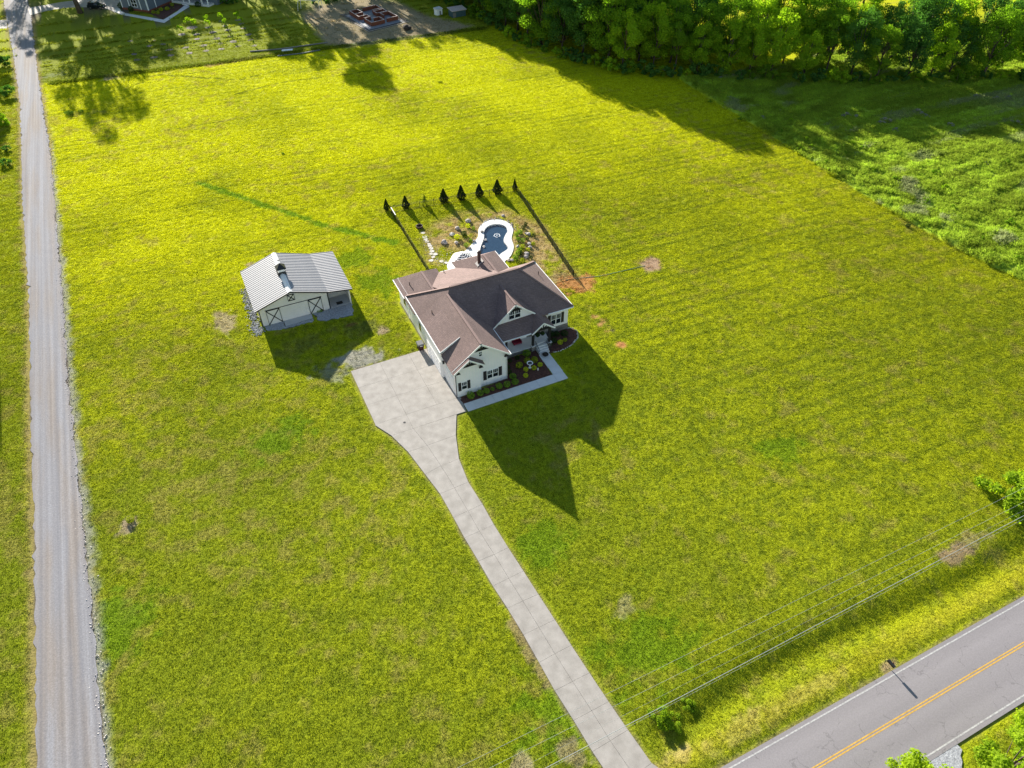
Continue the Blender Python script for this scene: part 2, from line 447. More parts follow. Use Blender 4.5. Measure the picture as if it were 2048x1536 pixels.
    def mesh(s, name, mt, off=(0, 0, 0), smooth=False, bevel=0.0):
        me = bpy.data.meshes.new(name)
        me.from_pydata([(x - off[0], y - off[1], z - off[2]) for x, y, z in s.v], [], s.f)
        bm = bmesh.new(); bm.from_mesh(me)
        bmesh.ops.recalc_face_normals(bm, faces=bm.faces)
        if bevel:
            bmesh.ops.bevel(bm, geom=bm.edges[:], offset=bevel, segments=1, affect='EDGES')
        bm.to_mesh(me); bm.free()
        if mt: me.materials.append(M[mt] if isinstance(mt, str) else mt)
        if smooth: me.polygons.foreach_set('use_smooth', [True] * len(me.polygons))
        return me
    def build(s, name, mt, parent=None, local=False, smooth=False, bevel=0.0, base=None):
        """parts are written in place coordinates; a parent thing's origin is taken off. base: origin of a lone thing"""
        root = parent
        while root is not None and root.parent is not None: root = root.parent
        off = (0, 0, 0)
        if root is not None and not local: off = ROOTLOC.get(root.name, Vector((0, 0, 0)))
        if base is not None: off = base
        o = bpy.data.objects.new(name, s.mesh(name, mt, off, smooth, bevel))
        if base is not None: o.location = base
        link(o)
        if parent is not None: o.parent = parent
        return o
def npmesh(name, verts, faces, mt, smooth=False):
    me = bpy.data.meshes.new(name)
    n, k = faces.shape
    me.vertices.add(len(verts)); me.vertices.foreach_set('co', np.ascontiguousarray(verts, dtype=np.float32).ravel())
    me.loops.add(n * k); me.loops.foreach_set('vertex_index', np.ascontiguousarray(faces, dtype=np.int32).ravel())
    me.polygons.add(n); me.polygons.foreach_set('loop_start', np.arange(0, n * k, k, dtype=np.int32))
    me.polygons.foreach_set('loop_total', np.full(n, k, dtype=np.int32))
    if smooth: me.polygons.foreach_set('use_smooth', np.ones(n, dtype=bool))
    me.update(calc_edges=True)
    if mt: me.materials.append(M[mt] if isinstance(mt, str) else mt)
    return me
def dup(root, loc, rotz=0.0, scale=1.0, label=None, group=None):
    r = root.copy(); link(r)
    r.location = loc; r.rotation_euler = (0, 0, rotz)
    r.scale = scale if hasattr(scale, '__len__') else (scale,) * 3
    if label: r['label'] = label
    if group: r['group'] = group
    for ch in list(root.children):
        c = ch.copy(); link(c); c.parent = r
        for g in list(ch.children):
            d = g.copy(); link(d); d.parent = c
    return r
def structure(name, mb, mt, parent=None, **k):
    o = mb.build(name, mt, parent, **k)
    if parent is None: o['kind'] = 'structure'
    return o
def leaves(pts, nrm, size, r, aspect=.7, tilt=.7, fold=0.0):
    """one small quad per point, facing roughly along nrm"""
    n = len(pts)
    d = nrm + r.normal(0, tilt, (n, 3)); d /= np.linalg.norm(d, axis=1)[:, None] + 1e-9
    a = np.cross(d, r.normal(0, 1, (n, 3))); a /= np.linalg.norm(a, axis=1)[:, None] + 1e-9
    b = np.cross(d, a)
    s = (size * r.uniform(.6, 1.3, n))[:, None]
    a, b = a * s * .5, b * s * .5 * aspect
    v = np.stack([pts - a, pts - b * .9 + a * .1, pts + a, pts + b * .9 - a * .1], 1).reshape(-1, 3)
    f = np.arange(4 * n).reshape(n, 4)
    return v, f
def sphere_pts(n, r):
    p = r.normal(0, 1, (n, 3)); return p / np.linalg.norm(p, axis=1)[:, None]

# ================================================================ SETTING: outlines on the ground
lane_lpx = [(10, 20), (27, 110), (40, 210), (43, 300), (45, 400), (52, 500), (58, 600), (60, 700), (60, 800), (64, 900), (67, 1000), (69, 1100), (70, 1200), (71, 1370), (72, 1536)]
lane_rpx = [(62, 30), (70, 100), (77, 160), (100, 300), (109, 400), (118, 500), (126, 600), (133, 700), (141, 800), (150, 900), (161, 1000), (172, 1100), (182, 1200), (197, 1370), (212, 1536)]
LANE_L = [(-40.0, 330.0), (-36.5, 285.0)] + [G(*p)[:2] for p in lane_lpx] + [(-26.4, 22.0), (-27.5, 11.3)]
LANE_R = [(-33.0, 330.0), (-30.5, 285.0)] + [G(*p)[:2] for p in lane_rpx] + [(-20.6, 22.0), (-19.0, 11.3)]
LANE = LANE_L + LANE_R[::-1]
ROAD = [(-400, 4.72), (600, 4.72), (600, 11.78), (-400, 11.78)]
za = lambda *P: [p[:2] for p in GZ(680, 680, 2048 / 300, P)]
zd = lambda *P: [p[:2] for p in GZ(880, 900, 1111 / 460, P)]
# driveway: rows of slab corners (left edge ... right edge), from the back of the apron down to the road
u_l, u_1, u_2, u_r = 10.72, 14.68, 18.72, 21.46
ROWS = [
    [(u_l, 71.95), (u_1, 71.95), (u_2, 71.95), (u_r, 71.95)],
    [(u_l, 68.45), (u_1, 68.45), (u_2, 68.45), (u_r, 68.45)],
    [(u_l, 65.0), (u_1, 65.0), (u_2, 65.0), (u_r, 65.0)],
    [(u_l, 61.35), (u_1, 61.35), (u_2, 61.35), (21.9, 61.35)],
    za((700, 1305), (1000, 1210), (1470, 1055), (1725, 972)),
]
ROWS2 = [  # two slabs wide from here
    za((700, 1305), (1000, 1210), (1592, 1018)),
    za((930, 1530), (1190, 1440), (1582, 1300)),
    zd((-72, 118), (5, 77), (92, 43)),
    zd((0, 212), (70, 183), (137, 155)),
    zd((65, 327), (135, 295), (205, 262)),
    zd((118, 425), (190, 393), (260, 360)),
    zd((185, 537), (262, 505), (330, 472)),
    zd((255, 658), (332, 620), (403, 585)),
    zd((325, 765), (400, 730), (475, 697)),
    zd((403, 893), (478, 857), (555, 820)),
    zd((478, 1027), (555, 985), (634, 943)),
    zd((554, 1163), (640, 1118), (722, 1077)),
    zd((645, 1307), (732, 1260), (815, 1216)),
    zd((736, 1458), (822, 1405), (908, 1352)),
]
e0, e1 = ROWS2[-1][0], ROWS2[-1][2]
ROWS2 += [[(e0[0] + .35, e0[1] - 3.1), ((e0[0] + e1[0]) / 2 + .35, e0[1] - 3.1), (e1[0] + .35, e1[1] - 3.1)],
          [(e0[0] - 1.0, 11.76), ((e0[0] + e1[0]) / 2 + .6, 11.76), (e1[0] + 1.9, 11.76)]]
DRIVE = [r[0] for r in ROWS] + [za((480, 1160))[0]] + [r[0] for r in ROWS2] + [r[2] for r in ROWS2[::-1]] + [ROWS[4][3]] + [r[3] for r in ROWS[3::-1]]
DRIVE = [r[0] for r in ROWS[:4]] + za((480, 1165)) + [r[0] for r in ROWS2] + [r[2] for r in ROWS2[::-1]] + [ROWS[4][3]] + [r[3] for r in ROWS[3::-1]]
WALK_V0, WALK_V1, WALK_U0, WALK_U1 = 58.58, 60.02, 34.35, 35.86
WALK = [(21.77, WALK_V0), (WALK_U1, WALK_V0), (35.95, 64.25), (34.5, 64.6), (34.35, WALK_V1), (21.77, WALK_V1)]
BED = [(21.6, 61.3), (21.77, WALK_V1), (34.3, WALK_V1), (34.5, 65.3), (28.6, 65.4), (28.55, 61.9)]
BED2 = [(36.0, 64.0), (37.5, 63.75), (39.3, 64.1), (41.0, 65.2), (41.6, 66.4), (41.35, 67.3), (40.4, 67.75), (36.3, 67.7)]
zq = lambda *P: [p[:2] for p in GZ(820, 420, 2048 / 260, P)]
def smooth_loop(pts, n=4):
    """Catmull-Rom round a closed loop"""
    P = [np.array(p) for p in pts]; out = []
    for i in range(len(P)):
        a, b, c, d = P[i - 1], P[i], P[(i + 1) % len(P)], P[(i + 2) % len(P)]
        for k in range(n):
            t = k / n
            out.append(tuple(.5 * ((2 * b) + (c - a) * t + (2 * a - 5 * b + 4 * c - d) * t * t + (3 * b - a - 3 * c + d) * t ** 3)))
    return out
DECK = smooth_loop(zq((585, 900), (620, 800), (700, 700), (850, 660), (1000, 510), (1070, 420), (1085, 290), (1190, 185), (1370, 152), (1540, 195), (1625, 300), (1600, 450), (1635, 580), (1590, 720), (1490, 815))
                   + [(38.6, 84.9), (36.5, 84.2), (33.0, 84.2), (30.9, 85.6)])
POOL = smooth_loop(zq((1100, 640), (1120, 560), (1165, 440), (1172, 320), (1250, 245), (1370, 222), (1490, 250), (1538, 325), (1495, 410), (1478, 490), (1545, 600), (1430, 690)) + [(38.6, 87.7), (37.2, 88.9), (36.95, 90.2)])
BDRIVE = [p[:2] for p in GZ(0, 0, 2048 / 560, [(200, 58), (330, 38), (450, 15), (560, 2), (700, -25), (840, -40), (980, 20), (845, 75), (840, 92), (800, 70), (650, 52), (560, 52), (450, 62), (330, 82), (222, 112)])]
BDRIVE2 = [p[:2] for p in [G(-30, 41), G(14, 40), G(14, 57), G(-30, 58)]]
zc = lambda *P: [p[:2] for p in GZ(160, 0, 2048 / 300, P)]
BWALK = zc((480, 120), (470, 160), (560, 198), (1150, 312), (1385, 160), (1495, 90), (1475, 60), (1425, 75), (1330, 155), (1140, 270), (620, 180), (560, 150), (540, 110))
GPAD = [(9.2, 86.25), (14.9, 86.25), (14.75, 84.6), (14.4, 83.4), (12.2, 83.6), (10.2, 83.9), (9.6, 84.6)]
GSTRIP = [(2.4, 86.2), (5.05, 86.2), (5.05, 85.0), (9.0, 84.95), (9.0, 84.5), (5.0, 84.4), (2.6, 85.1)]
STUB = [p[:2] for p in [G(1860, 1500), G(1905, 1478), G(1925, 1500), G(1925, 1560), (44.5, -20), (34, -20), G(1830, 1560)]]
BARNPAD = [(5.1, 86.2), (9.05, 86.2), (9.0, 85.15), (5.1, 84.95)]
SITE = [p[:2] for p in [G(598, 30), G(640, 8), G(700, -12), G(790, 2), G(850, 30), G(945, 52), G(880, 70), G(800, 80), G(700, 95), G(655, 88), G(630, 60)]]
FIELD = [(107.4, 138), (106.9, 100.7), (106.1, 81), (106.2, 64.2), (107.5, 52), (108.5, 47.8), (109, 20), (400, 20), (400, 130), (120, 135)]
LUSH = [G(395, 365)[:2], G(450, 385)[:2], G(560, 420)[:2], G(660, 455)[:2], G(725, 470)[:2], G(790, 487)[:2]]

# ---------------------------------------------------------------- the ground: one sheet out to the horizon
def axis(lo, hi, step, far):
    a = list(np.arange(lo, hi + 1e-6, step))
    s, x = step, hi
    while x < far: s *= 1.28; x += s; a.append(x)
    s, x = step, lo
    while x > -far: s *= 1.28; x -= s; a.insert(0, x)
    return np.array(a)
gx, gy = axis(-40.0, 112.0, .30, 1800.0), axis(2.0, 200.0, .30, 2400.0)
X, Y = np.meshgrid(gx, gy)
x, y = X.ravel(), Y.ravel()
near = (x > -60) & (x < 200) & (y > -30) & (y < 320)
rangeh = np.sqrt(x * x + y * y + CAMH ** 2)
dmask = np.full(x.shape, 9.0)
def sd_near(poly):
    d = np.full(x.shape, 99.0)
    q = np.array([p[:2] for p in poly]); m = (x > q[:, 0].min() - 6) & (x < q[:, 0].max() + 6) & (y > q[:, 1].min() - 6) & (y < q[:, 1].max() + 6)
    d[m] = sdpoly(x[m], y[m], poly); return d
sd_lane, sd_road, sd_drive, sd_walk, sd_pool, sd_deck = map(sd_near, (LANE, ROAD, DRIVE, WALK, POOL, DECK))
sd_bed, sd_bed2, sd_bd, sd_bd2, sd_bw, sd_stub, sd_pad = map(sd_near, (BED, BED2, BDRIVE, BDRIVE2, BWALK, STUB, BARNPAD))
HOUSEFOOT = [(21.3, 61.4), (28.5, 61.9), (28.6, 65.4), (40.6, 67.6), (40.6, 79), (36.8, 84), (21.3, 83.5)]
BARNFOOT = [(2.2, 86.3), (15.1, 86.3), (15.1, 96.4), (2.2, 96.4)]
sd_house, sd_barn = sd_near(HOUSEFOOT), sd_near(BARNFOOT)
flat = np.minimum.reduce([sd_lane, sd_road, sd_drive, sd_walk, sd_deck, sd_bed, sd_bed2, sd_bd, sd_bd2, sd_bw, sd_stub, sd_pad, sd_house, sd_barn, sd_near(GPAD), sd_near(GSTRIP)])
sd_field, sd_site = sd_near(FIELD), sd_near(SITE)
rough = sstep(.1, -.35, sd_field + (fbm(x, y, 2.0, 5, 2) - .5) * .35) * (y > 18)
soft = sstep(.05, 1.2, flat)
calm = 1 - .62 * sstep(60, 140, y)
z = (fbm(x, y, 9.0, 11, 2) - .5) * .15 + (fbm(x, y, .9, 21, 3, .6) - .5) * .07 * calm
lumps = fbm(x, y, 3.2, 41, 4, .55)
z = z + rough * (np.maximum(lumps - .42, 0) * 1.3 + (fbm(x, y, .9, 43, 2) - .5) * .30 + .10)
ditch = np.exp(-((y - 15.9 + .6 * np.sin(x * .13)) / 1.6) ** 2) * sstep(.2, 3.0, np.minimum(sd_drive, sd_lane))
z = z * soft - .36 * ditch - (1 - soft) * .05
z = np.where(sd_pool < .28, -1.6, z)
fade = sstep(60, 260, np.maximum(np.maximum(x - 200, -60 - x), np.maximum(y - 320, 0)))
z = z * (1 - fade)

# what grows where: turf colours, with some light and shade painted in
n1, n2, n3, n4 = fbm(x, y, 14, 51, 3), fbm(x, y, 3.2, 61, 3), fbm(x, y, .8, 71, 2), fbm(x, y, 30, 81, 2)
yel, grn, dry = np.array([.555, .572, .0070]), np.array([.225, .272, .0130]), np.array([.350, .270, .090])
lushc, clay, tan = np.array([.130, .250, .010]), np.array([.34, .15, .05]), np.array([.36, .28, .185])
t = np.clip(.57 + (n1 - .5) * 1.0 + (n2 - .5) * .36 + (n3 - .5) * .42, 0, 1)
t = t * (.30 + .70 * sstep(25, 145, y)) + .32 * sstep(60, 150, y) + .13 * sstep(30, 55, x) * sstep(110, 70, y)  # yellower and brighter with distance: backlit glow painted into the turf
t = np.where(x < -28, t * .40, t)
stripe = np.maximum(0, np.sin((y + .045 * x) * 3.3 + (fbm(x, y, 40, 181, 2) - .5) * 9)) ** 3 * sstep(.42, .62, fbm(x * .12, y, 2.2, 183, 3))
t = np.clip(t - .55 * stripe * np.maximum(sstep(75, 120, y), sstep(30, 60, x)) - .12 * sstep(20, -10, x) * sstep(110, 50, y) - .32 * sstep(.54, .66, fbm(x, y, .6, 191, 2)) * calm, 0, 1)[:, None]
col = grn * (1 - t) + yel * t
dn = fbm(x, y, 1.6, 91, 4, .6)
dd = sstep(.54, .72, dn * .75 + .25 * fbm(x, y, 18, 95, 2) - .015 + .05 * sstep(25, -5, x) * sstep(120, 60, y))[:, None] * .42
col = col * (1 - dd) + dry * dd
bare = np.zeros(x.shape)
def patch(cx, cy, rx, ry, c, k=1.0, sh=.5):
    global col, bare
    m = (abs(x - cx) < 3 * rx) & (abs(y - cy) < 3 * ry)
    r = np.hypot((x[m] - cx) / rx, (y[m] - cy) / ry) + (dn[m] - .5) * 2.6 * sh + (n3[m] - .5) * 1.4 * sh
    w = sstep(1.15, .55, r) * k
    col[m] = col[m] * (1 - w[:, None]) + np.array(c) * w[:, None]
    bare[m] = np.maximum(bare[m], w)
def ppatch(px, py, rx, ry, c, k=1.0, sh=.5): p = G(px, py); patch(p[0], p[1], rx, ry, c, k, sh)
def strip(line, w, c, k, b=0.0, jit=1.0):
    global col, bare
    q = np.array(line); m = (x > q[:, 0].min() - 6) & (x < q[:, 0].max() + 6) & (y > q[:, 1].min() - 6) & (y < q[:, 1].max() + 6)
    d = distpoly(x[m], y[m], line, False) + (n3[m] - .5) * w * jit + (dn[m] - .5) * w * 2 * jit
    ww = sstep(w, w * .4, d) * k
    col[m] = col[m] * (1 - ww[:, None]) + np.array(c) * ww[:, None]
    if b: bare[m] = np.maximum(bare[m], ww * b)
strip(LUSH, .9, (.17, .31, .012), .85, 0, .8)
for q_ in ((1290, 1290, 5, 4), (1110, 1440, 3, 4), (1090, 1090, 3, 3), (700, 520, 4, 3), (760, 560, 3, 4), (1560, 900, 3, 2), (560, 870, 4, 3), (250, 1250, 3, 4)): ppatch(*q_, (.15, .27, .010), .65, .8)
bare[:] = 0
# worn backyard
wy = [p[:2] for p in [G(850, 455), G(910, 425), G(1010, 415), G(1090, 450), G(1165, 560), G(1110, 580), G(1040, 520), G(900, 500), G(880, 540), G(850, 520)]]
sdw = sd_near(wy)
ww = (sstep(1.5, -2.0, sdw) * sstep(.30, .55, dn * .6 + n3 * .2 + n2 * .2) * .92)[:, None]
col = col * (1 - ww) + np.array([.40, .285, .13]) * ww; bare = np.maximum(bare, ww[:, 0] * .85)
ppatch(1300, 528, 2.1, 1.9, (.40, .27, .17), 1, .35)
ppatch(450, 640, 1.5, 3.0, tan, .8, .8); ppatch(500, 530, .8, .7, tan, .8)
ppatch(1145, 568, 3.6, 2.4, (.46, .22, .08), .95, .9); ppatch(1243, 688, .8, .75, (.50, .24, .09)); ppatch(1205, 645, .9, .8, (.46, .24, .10), .9, .9); ppatch(1218, 660, .8, .7, (.46, .24, .10), .9, .9); ppatch(1190, 633, .7, .6, (.46, .24, .1), .8)
ppatch(1225, 660, .5, .4, tan)
ppatch(715, 718, 3.6, 1.8, (.34, .32, .29), .85, .7); ppatch(660, 745, 2.4, 1.8, (.26, .25, .22), .6, .8)
ppatch(765, 660, 1.0, .9, tan, .9); ppatch(703, 650, .9, .35, clay, .7)
ppatch(720, 655, 3, 2, (.10, .085, .05), .4, .9); ppatch(600, 690, 3, 2, (.12, .09, .05), .4, .9)  # shady spots near the barn, painted dark on the turf
ppatch(255, 1058, 1.1, 1.0, tan, .9, .8); ppatch(1245, 1215, 1.6, 1.2, tan, .5, .9)
ppatch(1912, 1110, 1.8, 1.2, (.30, .21, .12), .9, .7); ppatch(1950, 1080, 2.6, .8, (.30, .22, .12), .6, .9); ppatch(1775, 1330, 1.1, .5, (.40, .29, .16), .95, .5)
ppatch(1600, 1390, 5, .8, (.33, .27, .10), .6, .9); ppatch(1480, 1460, 5, .8, (.33, .27, .10), .6, .9); ppatch(1340, 1520, 3, .8, (.36, .26, .14), .8, .8)
ppatch(1140, 1500, 1.0, 2.0, (.34, .25, .15), .7, .9); ppatch(1045, 1530, 1.0, .7, (.36, .28, .18), .7, .8)
strip([G(1015, 1200)[:2], G(1090, 1370)[:2]], .7, (.27, .20, .10), .75, .6, 1.3)
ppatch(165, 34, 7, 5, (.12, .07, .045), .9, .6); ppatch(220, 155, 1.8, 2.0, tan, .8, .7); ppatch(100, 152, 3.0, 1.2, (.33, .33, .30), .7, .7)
ppatch(850, 565, 1.0, 2, clay, .4)
ppatch(600, 18, 8, 9, (.14, .085, .05), .7, .9)
yy = [sd_near([p[:2] for p in [G(240, 62), G(500, 40), G(640, 60), G(655, 84), G(500, 104), G(330, 138), G(95, 160)]])]
# neighbour's yard: duller turf behind the mown edge
yard = sstep(-.4, .4, y - (197.0 - .073 * (x + 25)) + (n2 - .5)) * (x > -32) * (x < 95)
yc = np.array([.150, .190, .018]) * (.8 + .5 * n2)[:, None]
k = (yard * .75)[:, None]; col = col * (1 - k) + yc * k
sitew = sstep(1.5, -1.5, sd_site + (dn - .5) * 3)[:, None]
col = col * (1 - sitew * .92) + np.array([.33, .26, .165]) * (.7 + .6 * n2)[:, None] * sitew * .92
bare = np.maximum(bare, sitew[:, 0] * .9)
strip([G(420, 130)[:2], G(480, 120)[:2], G(540, 108)[:2]], 1.3, (.34, .20, .10), .7, .5)
strip([G(700, 90)[:2], G(790, 78)[:2]], 1.0, (.34, .30, .28), .6, .6)
# faint swales in the mown field
for px in ([(470, 190), (560, 165), (690, 150), (800, 132)], [(320, 150), (480, 160), (560, 140)]):
    strip([G(*p)[:2] for p in px], .35, (.07, .10, .01), .6, 0, 1.5)
# lane shoulders: dry grass and pale stone
lsh = sstep(1.1, .2, sd_lane + (dn - .5) * 1.6)[:, None] * .75
col = col * (1 - lsh) + np.where((x < -24)[:, None], np.array([.30, .22, .10]), np.array([.28, .27, .25])) * lsh
bare = np.maximum(bare, lsh[:, 0] * .8)
dsh = sstep(.35, .0, np.minimum(sd_drive, sd_road) + (dn - .5) * .8)[:, None] * .6
col = col * (1 - dsh) + np.array([.22, .17, .09]) * dsh; bare = np.maximum(bare, dsh[:, 0] * .6)
verge = np.exp(-((y - 13.6) / .9) ** 2)[:, None] * .5
col = col * (1 - verge) + np.array([.44, .40, .03]) * verge  # sunlight on the ditch bank painted in as brighter yellow
rg = rough[:, None]
fc = np.array([.285, .395, .034]) * (.7 + .7 * n2)[:, None]
col = col * (1 - rg) + fc * rg
ek = (np.exp(-((y - (196.4 - .073 * (x + 25))) / 1.1) ** 2) * (x > -24) * (x < 82) * .85)[:, None]
col = col * (1 - ek) + np.array([.075, .125, .014]) * ek  # dark band paints the shaded side of the tall edge grass
ind = (flat < -.05)
col[ind] = np.array([.13, .11, .09])

gme_faces = (np.arange((len(gy) - 1) * len(gx)).reshape(len(gy) - 1, len(gx))[:, :-1]).ravel()
W_ = len(gx)
quads = np.stack([gme_faces, gme_faces + 1, gme_faces + W_ + 1, gme_faces + W_], 1)
def turf_mat():
    m, nt, b = newmat('turf')
    at = N(nt, 'ShaderNodeAttribute', attribute_name='gcol')
    tc = N(nt, 'ShaderNodeTexCoord')
    n1 = N(nt, 'ShaderNodeTexNoise'); n1.inputs['Scale'].default_value = 4.5; n1.inputs['Detail'].default_value = 8; n1.inputs['Roughness'].default_value = .78
    nt.links.new(tc.outputs['Object'], n1.inputs['Vector'])
    s = N(nt, 'ShaderNodeMath', operation='MULTIPLY_ADD'); s.inputs[1].default_value = 1.5; s.inputs[2].default_value = .2
    nt.links.new(n1.outputs['Fac'], s.inputs[0])
    vm = N(nt, 'ShaderNodeVectorMath', operation='SCALE'); nt.links.new(at.outputs['Color'], vm.inputs[0]); nt.links.new(s.outputs[0], vm.inputs['Scale'])
    nt.links.new(vm.outputs[0], b.inputs['Base Color'])
    b.inputs['Roughness'].default_value = 1; b.inputs['Specular IOR Level'].default_value = .05
    n2 = N(nt, 'ShaderNodeTexNoise'); n2.inputs['Scale'].default_value = 5; n2.inputs['Detail'].default_value = 5; n2.inputs['Roughness'].default_value = .65
    nt.links.new(tc.outputs['Object'], n2.inputs['Vector'])
    bp = N(nt, 'ShaderNodeBump'); bp.inputs['Strength'].default_value = .8; bp.inputs['Distance'].default_value = .12
    nt.links.new(n2.outputs['Fac'], bp.inputs['Height']); nt.links.new(bp.outputs['Normal'], b.inputs['Normal'])
    return m
M['turf'] = turf_mat()
gme = npmesh('ground', np.stack([x, y, z], 1), quads, 'turf', smooth=True)
ca = gme.color_attributes.new('gcol', 'FLOAT_COLOR', 'POINT')
ca.data.foreach_set('color', np.concatenate([col, np.ones((len(col), 1))], 1).astype(np.float32).ravel())
ground = link(bpy.data.objects.new('ground', gme))
ground['kind'] = 'structure'

# ---------------------------------------------------------------- blades of grass on it
def blade_mat(name, gain, trans):
    m, nt, b = newmat(name)
    at = N(nt, 'ShaderNodeAttribute', attribute_name='gcol', attribute_type='INSTANCER')
    oi = N(nt, 'ShaderNodeObjectInfo')
    geo = N(nt, 'ShaderNodeNewGeometry'); s0 = N(nt, 'ShaderNodeMath', operation='MULTIPLY_ADD'); s0.inputs[1].default_value = .22 * gain; s0.inputs[2].default_value = .42 * gain
    nt.links.new(oi.outputs['Random'], s0.inputs[0])
    s = N(nt, 'ShaderNodeMath', operation='MULTIPLY_ADD'); s.inputs[1].default_value = .9 * gain
    nt.links.new(geo.outputs['Random Per Island'], s.inputs[0]); nt.links.new(s0.outputs[0], s.inputs[2])
    vm = N(nt, 'ShaderNodeVectorMath', operation='SCALE'); nt.links.new(at.outputs['Color'], vm.inputs[0]); nt.links.new(s.outputs[0], vm.inputs['Scale'])
    df, tr, ms = N(nt, 'ShaderNodeBsdfDiffuse'), N(nt, 'ShaderNodeBsdfTranslucent'), N(nt, 'ShaderNodeMixShader')
    nt.links.new(vm.outputs[0], df.inputs['Color']); nt.links.new(vm.outputs[0], tr.inputs['Color'])
    ms.inputs[0].default_value = trans
    nt.links.new(df.outputs[0], ms.inputs[1]); nt.links.new(tr.outputs[0], ms.inputs[2])
    gl_ = N(nt, 'ShaderNodeBsdfGlossy'); gl_.inputs['Roughness'].default_value = .48; gl_.inputs['Color'].default_value = (.95, .92, .20, 1)
    lw = N(nt, 'ShaderNodeLayerWeight'); lw.inputs['Blend'].default_value = .35
    mg = N(nt, 'ShaderNodeMath', operation='MULTIPLY'); mg.inputs[1].default_value = .30; nt.links.new(lw.outputs['Fresnel'], mg.inputs[0])
    m2 = N(nt, 'ShaderNodeMixShader'); nt.links.new(mg.outputs[0], m2.inputs[0]); nt.links.new(ms.outputs[0], m2.inputs[1]); nt.links.new(gl_.outputs[0], m2.inputs[2])
    nt.links.new(m2.outputs[0], nt.nodes['Material Output'].inputs['Surface'])
    return m
M['blade'] = blade_mat('grass_blades', 1.0, .55)
def tuft_collection(name, nvar, blades, spread, length, width, mt, seed):
    c = bpy.data.collections.new(name)
    r = np.random.default_rng(seed)
    for q in range(nvar):
        mb = MB()
        for k in range(blades):
            a, rr = r.uniform(0, 2 * math.pi), spread * math.sqrt(r.uniform(0, 1))
            px, py = rr * math.cos(a), rr * math.sin(a)
            b2 = a + r.normal(0, 1.2); L = length * r.uniform(.6, 1.3); lean = r.uniform(.15, .9)
            dx, dy = math.cos(b2), math.sin(b2); w = width * r.uniform(.7, 1.3)
            tx, ty, tz = px + dx * L * lean, py + dy * L * lean, L * math.sqrt(max(.1, 1 - lean * lean))
            mb.add([(px - dy * w, py + dx * w, 0), (px + dy * w, py - dx * w, 0), (px + (tx - px) * .5 + dy * w * .7, py + (ty - py) * .5 - dx * w * .7, tz * .7), (tx, ty, tz)], [(0, 1, 2), (0, 2, 3)])
        me = bpy.data.meshes.new(name)
        me.from_pydata(mb.v, [], mb.f); me.materials.append(M[mt])
        c.objects.link(bpy.data.objects.new(name, me))
    return c
def scatter(name, verts, quads, gcol, dens, size, coll, seed, label, cat):
    """grass: too many to count, scattered over a copy of the ground by its density"""
    me = npmesh(name, verts, quads, None)
    a = me.attributes.new('dens', 'FLOAT', 'POINT'); a.data.foreach_set('value', dens.astype(np.float32))
    a = me.attributes.new('size', 'FLOAT', 'POINT'); a.data.foreach_set('value', size.astype(np.float32))
    a = me.color_attributes.new('gcol', 'FLOAT_COLOR', 'POINT')
    a.data.foreach_set('color', np.concatenate([gcol, np.ones((len(gcol), 1))], 1).astype(np.float32).ravel())
    o = link(bpy.data.objects.new(name, me)); o['kind'] = 'stuff'; tag(o, label, cat)
    ng = bpy.data.node_groups.new(name, 'GeometryNodeTree')
    ng.interface.new_socket('Geometry', in_out='INPUT', socket_type='NodeSocketGeometry')
    ng.interface.new_socket('Geometry', in_out='OUTPUT', socket_type='NodeSocketGeometry')
    gi, go = ng.nodes.new('NodeGroupInput'), ng.nodes.new('NodeGroupOutput')
    dp = ng.nodes.new('GeometryNodeDistributePointsOnFaces'); dp.distribute_method = 'RANDOM'; dp.inputs['Seed'].default_value = seed
    na = ng.nodes.new('GeometryNodeInputNamedAttribute'); na.data_type = 'FLOAT'; na.inputs['Name'].default_value = 'dens'
    nb = ng.nodes.new('GeometryNodeInputNamedAttribute'); nb.data_type = 'FLOAT'; nb.inputs['Name'].default_value = 'size'
    ci = ng.nodes.new('GeometryNodeCollectionInfo'); ci.inputs['Collection'].default_value = coll
    ci.inputs['Separate Children'].default_value = True; ci.inputs['Reset Children'].default_value = True
    ip = ng.nodes.new('GeometryNodeInstanceOnPoints'); ip.inputs['Pick Instance'].default_value = True
    rr = ng.nodes.new('FunctionNodeRandomValue'); rr.data_type = 'FLOAT_VECTOR'; rr.inputs[0].default_value = (-.15, -.15, 0); rr.inputs[1].default_value = (.15, .15, 6.283)
    rs = ng.nodes.new('FunctionNodeRandomValue'); rs.data_type = 'FLOAT'; rs.inputs[2].default_value = .65; rs.inputs[3].default_value = 1.35
    mu = ng.nodes.new('ShaderNodeMath'); mu.operation = 'MULTIPLY'
    L = ng.links.new
    L(gi.outputs[0], dp.inputs['Mesh']); L(na.outputs[0], dp.inputs['Density']); L(dp.outputs['Points'], ip.inputs['Points'])
    L(ci.outputs[0], ip.inputs['Instance']); L(rr.outputs[0], ip.inputs['Rotation'])
    L(nb.outputs[0], mu.inputs[0]); L(rs.outputs[1], mu.inputs[1]); L(mu.outputs[0], ip.inputs['Scale'])
    L(ip.outputs[0], go.inputs[0])
    md = o.modifiers.new('scatter', 'NODES'); md.node_group = ng
    return o
